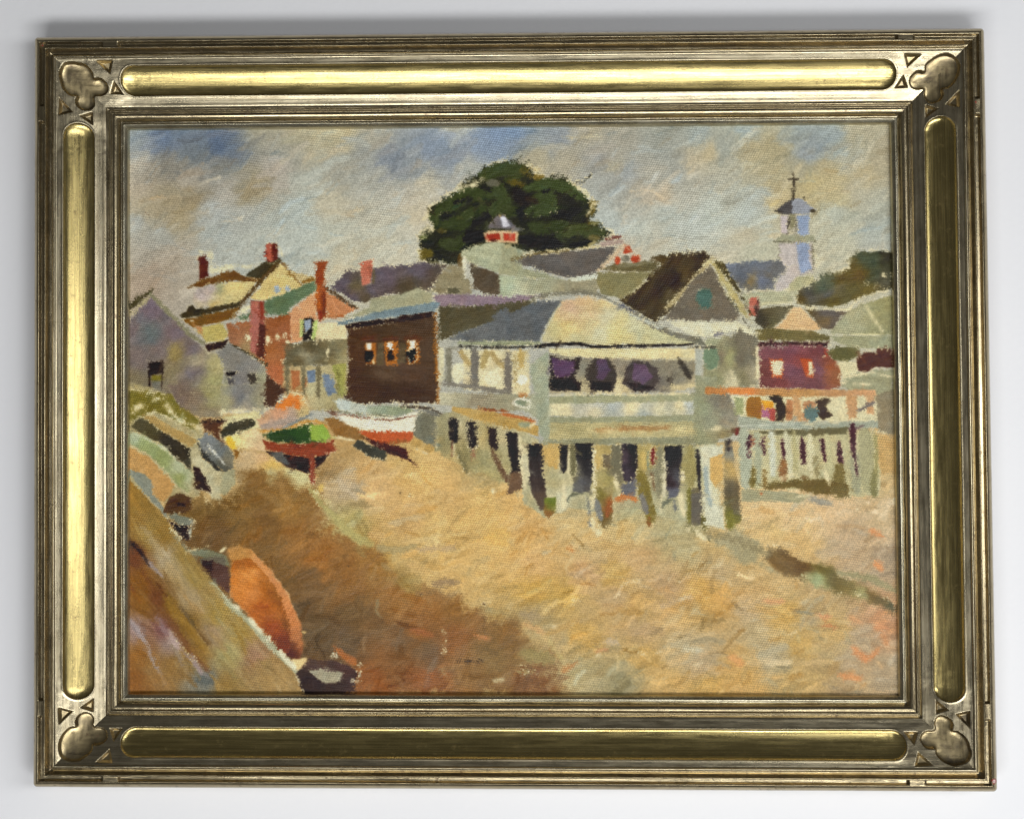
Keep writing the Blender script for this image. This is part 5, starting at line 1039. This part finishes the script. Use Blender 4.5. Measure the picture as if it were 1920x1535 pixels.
for pts, w, c in [([(1600, 20), (1690, 70)], 70, (216, 142, 86)), ([(1640, 310), (1690, 360)], 60, (216, 142, 84)), ([(1120, 790), (1220, 800)], 40, (208, 142, 92)), ([(1160, 870), (1290, 890)], 22, (206, 116, 62)), ([(1440, 1080), (1570, 1180)], 70, (210, 138, 84)), ([(1570, 1180), (1680, 1070)], 40, (206, 136, 82)), ([(1330, 1320), (1500, 1350)], 70, (212, 142, 84)), ([(1640, 880), (1740, 900)], 50, (204, 140, 92)), ([(650, 650), (800, 660)], 40, (206, 148, 98)), ([(340, 1160), (430, 1220)], 70, (208, 148, 86)), ([(1700, 960), (1740, 1040)], 60, (196, 136, 86)), ([(1420, 800), (1500, 840)], 60, (200, 146, 96))]:
    S(pts, w, c, dry=6, op=.85)
tile(940, 990)
for pts, w, c in [([(600, 175), (650, 200)], 44, (206, 124, 54)), ([(640, 250), (580, 360)], 22, (214, 190, 136)), ([(840, 1110), (960, 1080)], 30, (198, 134, 82)), ([(560, 1280), (680, 1210)], 50, (188, 124, 66)), ([(200, 860), (380, 940)], 44, (196, 152, 98)), ([(930, 1020), (1050, 1030)], 60, (188, 168, 138)), ([(1640, 1090), (1800, 1090)], 50, (196, 188, 158)), ([(1740, 740), (1800, 770)], 50, (186, 170, 128)), ([(180, 780), (330, 790)], 90, (158, 136, 98)), ([(200, 1120), (440, 1180)], 120, (150, 136, 84)), ([(1450, 690), (1700, 620)], 60, (182, 156, 118)), ([(420, 1000), (540, 1180)], 30, (186, 168, 108)), ([(150, 1290), (310, 1300)], 30, (178, 164, 112))]:
    S(pts, w, c, dry=6, op=.75)
for x, y, l in [(1110, 490, 60), (1180, 485, 80), (1500, 450, 40), (1610, 640, 70), (1830, 620, 20), (640, 855, 30), (850, 1140, 60), (470, 890, 30), (1280, 1120, 12), (600, 660, 120), (1740, 1230, 60), (1410, 1120, 20), (2550, 960, 130), (2000, 740, 40), (3200, 600, 20)]:
    S([(x, y), (x + l * .7, y - l * .2)], 9, (222, 206, 166), dry=6, op=.75)
for x, y in ((180, 240), (1490, 145), (1725, 980), (440, 710), (30, 530), (730, 450), (80, 120)):
    B(x, y, 9, 6, (128, 116, 80), halo=0, dry=4, op=.7)
tile(1300, 700)
for x, y, l in [(1010, 1300, 60), (1460, 1220, 20), (1630, 1240, 70), (1560, 1160, 20)]:
    S([(x, y), (x + l, y + l * .4)], 16, (230, 206, 168), dry=5)
tile(580, 700)
for x, y in ((820, 1075), (905, 1100)):
    B(x, y, 8, 7, (80, 60, 30), halo=0)
for pts, w, c in [([(840, 1170), (830, 1240)], 16, (220, 190, 130)), ([(560, 935), (760, 930)], 10, (212, 178, 116)), ([(800, 960), (1000, 1060)], 120, (196, 156, 90)), ([(1050, 900), (1300, 1040)], 110, (206, 166, 100))]:
    S(pts, w, c, dry=6, op=.6)
tile(940, 220)
for pts, w, c in [([(540, 180), (900, 172)], 10, (196, 184, 150)), ([(1160, 665), (1350, 655), (1460, 730)], 12, (214, 192, 158)), ([(1500, 400), (1505, 430)], 10, (200, 200, 190))]:
    S(pts, w, c, dry=5, op=.8)
tile(220, 220)
for pts, w, c in [([(740, 605), (920, 540)], 16, (212, 200, 174)), ([(1090, 915), (1135, 890)], 12, (212, 200, 174)), ([(940, 940), (1100, 910)], 20, (184, 172, 146)), ([(265, 872), (305, 876)], 10, (120, 84, 46))]:
    S(pts, w, c, dry=5, op=.8)

# ------------------------------------------------------------------ canvas mesh carrying the paint
def drag(pic, hgt):
    """the bristles pull wet colour a little along each stroke"""
    sel = fbm(XX / 26, YY / 18, 91, 2) + 0.35 * fbm(XX / 7, YY / 7, 95, 2)
    out = pic.copy(); ho = hgt.copy()
    for k, (dx, dy) in enumerate(((2, -1), (2, 1), (1, -2), (1, 2), (2, 0))):
        a = pic.copy(); h = hgt.copy(); w = 1.0
        for t in (-2, -1, 1, 2):
            q = 1.0 / (1 + 0.5 * abs(t))
            sh = (int(round(dy * t * 0.6)), int(round(dx * t * 0.6)))
            a += q * np.roll(pic, sh, (0, 1)); h += q * np.roll(hgt, sh, (0, 1)); w += q
        m = np.clip((np.sin(sel * 19 + k * 1.2566) - 0.45) * 3.5, 0, 1)
        m = m * np.clip(0.35 + 1.3 * (vnoise(XX / 3.1, YY / 3.1, 130 + k)), 0, 1) * 0.6
        out = out * (1 - m[..., None]) + a / w * m[..., None]
        ho = ho * (1 - m) + h / w * m
    return out, ho
def build_canvas(root):
    pic, hgt = drag(PIC, HGT)
    # dry brush over the weave: each crossing of threads takes its colour from one side or the other
    ci = np.floor((XX + 0.4 * YY) / 2.3).astype(np.int32); cj = np.floor(YY / 2.3).astype(np.int32)
    ra = LAT[cj & 255, ci & 255]; rb = LAT[(cj + 91) & 255, (ci + 37) & 255]; rc = LAT[(cj + 17) & 255, (ci + 143) & 255]
    how = np.clip(0.25 + 3.4 * fbm(XX / 24, YY / 24, 150, 2), 0.0, 1.3) * 3.6
    sx = np.clip(np.round(XX + (ra - 0.5) * how * 1.3), 0, GW - 1).astype(np.int32)
    sy = np.clip(np.round(YY + (rb - 0.5) * how), 0, GH - 1).astype(np.int32)
    lum = pic.mean(-1)
    gy_, gx_ = np.gradient(lum)
    edge = np.hypot(gx_, gy_)
    for sh in ((1, 0), (-1, 0), (0, 1), (0, -1), (2, 0), (0, 2), (-2, 0), (0, -2)):
        edge = np.maximum(edge, np.roll(np.hypot(gx_, gy_), sh, (0, 1)))
    pic = pic[sy, sx]; hgt = 0.5 * hgt + 0.5 * hgt[sy, sx]
    bare = np.clip((edge - 9) / 10, 0, 1) * (rc > 0.83) * np.clip(0.3 + 3 * fbm(XX / 45, YY / 45, 155, 2), 0, 1) * 0.62
    pic = pic * (1 - bare[..., None]) + np.array((212, 200, 160), np.float32) * bare[..., None]
    pic = np.clip(pic, 4, 250)
    # tone and chroma curve, then highlights painted on the threads
    g = pic @ np.array([0.3, 0.59, 0.11], np.float32)
    ch = pic - g[..., None]
    cool = np.clip((pic[..., 2] - pic[..., 0]) / 25.0, 0, 1)            # cobalt is a thin, greyed scumble
    gain = np.interp(g, [0, 40, 80, 110, 140, 165, 190, 215, 250], [0.84, 0.92, 0.99, 1.02, 1.05, 1.09, 1.10, 1.07, 1.0]).astype(np.float32)
    pic = g[..., None] * gain[..., None] + ch * (0.92 - 0.25 * cool)[..., None] * gain[..., None]
    amp = np.clip(0.8 + 2.8 * fbm(XX / 60, YY / 60, 140, 3), 0.15, 1.6)          # paint fills the weave here, skims it there
    pic = pic * (1 + (0.27 * amp * (WEAVE - 0.5))[..., None] + 0.17 * (FINE - 0.5)[..., None])  # bright thread highlights and dark gaps put into the colour, with random grain
    s = np.clip(pic / 255.0, 0, 1)
    lin = np.where(s <= 0.04045, s / 12.92, ((s + 0.055) / 1.055) ** 2.4) 
    # the notes give colours as lit; take the light of the room out again to get the pigment itself
    x = -CW / 2 + XX / (GW - 1) * CW
    y = CH / 2 - YY / (GH - 1) * CH
    E = np.full(x.shape, 0.04 * math.pi)
    for loc, d, R, lx, ly, pw in LIGHTS:
        for i in range(4):
            for j in range(4):
                q = loc + R @ Vector(((i - 1.5) / 4 * lx, (j - 1.5) / 4 * ly, 0))
                vx, vy, vz = q.x - x, q.y - y, q.z - CZ
                r2 = vx * vx + vy * vy + vz * vz
                E += pw / math.pi / 16 * (-(vx * d.x + vy * d.y + vz * d.z)) * vz / (r2 * r2)
    lin = np.clip((lin - np.array((0.004, 0.006, 0.008))) / (E / math.pi)[..., None] * np.array(PAINT_GAIN), 0.004, 0.86)
    h = (hgt * 0.13 + (WEAVE - 0.5) * 0.12 * amp + (FINE - 0.5) * 0.025 + fbm(XX / 150, YY / 150, 77, 2) * 0.8) * MM
    x = -CW / 2 + XX / (GW - 1) * CW
    y = CH / 2 - YY / (GH - 1) * CH
    co = np.stack([x, y, CZ + h], -1).reshape(-1, 3).astype(np.float32)
    idx = np.arange(GH * GW).reshape(GH, GW)
    f = np.stack([idx[:-1, :-1], idx[1:, :-1], idx[1:, 1:], idx[:-1, 1:]], -1).reshape(-1, 4)
    me = bpy.data.meshes.new('canvas')
    me.vertices.add(len(co)); me.vertices.foreach_set('co', co.ravel())
    me.loops.add(f.size); me.loops.foreach_set('vertex_index', f.ravel().astype(np.int32))
    me.polygons.add(len(f)); me.polygons.foreach_set('loop_start', (np.arange(len(f)) * 4).astype(np.int32))
    me.polygons.foreach_set('use_smooth', np.ones(len(f), bool))
    me.update(calc_edges=True)
    ca = me.color_attributes.new('pigment', 'FLOAT_COLOR', 'POINT')
    rgba = np.ones((len(co), 4), np.float32); rgba[:, :3] = lin.reshape(-1, 3)
    ca.data.foreach_set('color', rgba.ravel())
    m, nt, b = new_mat('oil paint on linen')
    at = nt.nodes.new('ShaderNodeVertexColor'); at.layer_name = 'pigment'
    tc = nt.nodes.new('ShaderNodeTexCoord')
    n = node(nt, 'ShaderNodeTexNoise', Scale=60.0, Detail=4.0)
    nt.links.new(tc.outputs['Object'], n.inputs['Vector'])
    nt.links.new(at.outputs['Color'], b.inputs['Base Color'])
    r = ramp(nt, n.outputs['Fac'], [(0.35, g3(0.44)), (0.65, g3(0.60))])
    nt.links.new(r.outputs['Color'], b.inputs['Roughness'])
    b.inputs['Specular IOR Level'].default_value = 0.28
    # fine linen threads, warp and weft
    wv = []
    for rot in (0.02, math.pi / 2 + 0.02):
        mp = nt.nodes.new('ShaderNodeMapping')
        mp.inputs['Rotation'].default_value = (0, 0, rot)
        nt.links.new(tc.outputs['Object'], mp.inputs['Vector'])
        w = node(nt, 'ShaderNodeTexWave', Scale=430.0, Distortion=1.5, Detail=1.0)
        nt.links.new(mp.outputs['Vector'], w.inputs['Vector'])
        wv.append(w)
    ad = nt.nodes.new('ShaderNodeMath'); ad.operation = 'ADD'
    nt.links.new(wv[0].outputs['Fac'], ad.inputs[0]); nt.links.new(wv[1].outputs['Fac'], ad.inputs[1])
    bp = node(nt, 'ShaderNodeBump', Strength=0.22, Distance=0.0001)
    nt.links.new(ad.outputs[0], bp.inputs['Height'])
    nt.links.new(bp.outputs['Normal'], b.inputs['Normal'])
    me.materials.append(m)
    o = bpy.data.objects.new('canvas', me)
    COL.objects.link(o)
    o.parent = root
    o['label'] = 'oil painting of boats drawn up on sand before shingled houses and a pavilion on piles'
PAINT_GAIN = (1.0, 0.98, 0.91)
build_canvas(root)
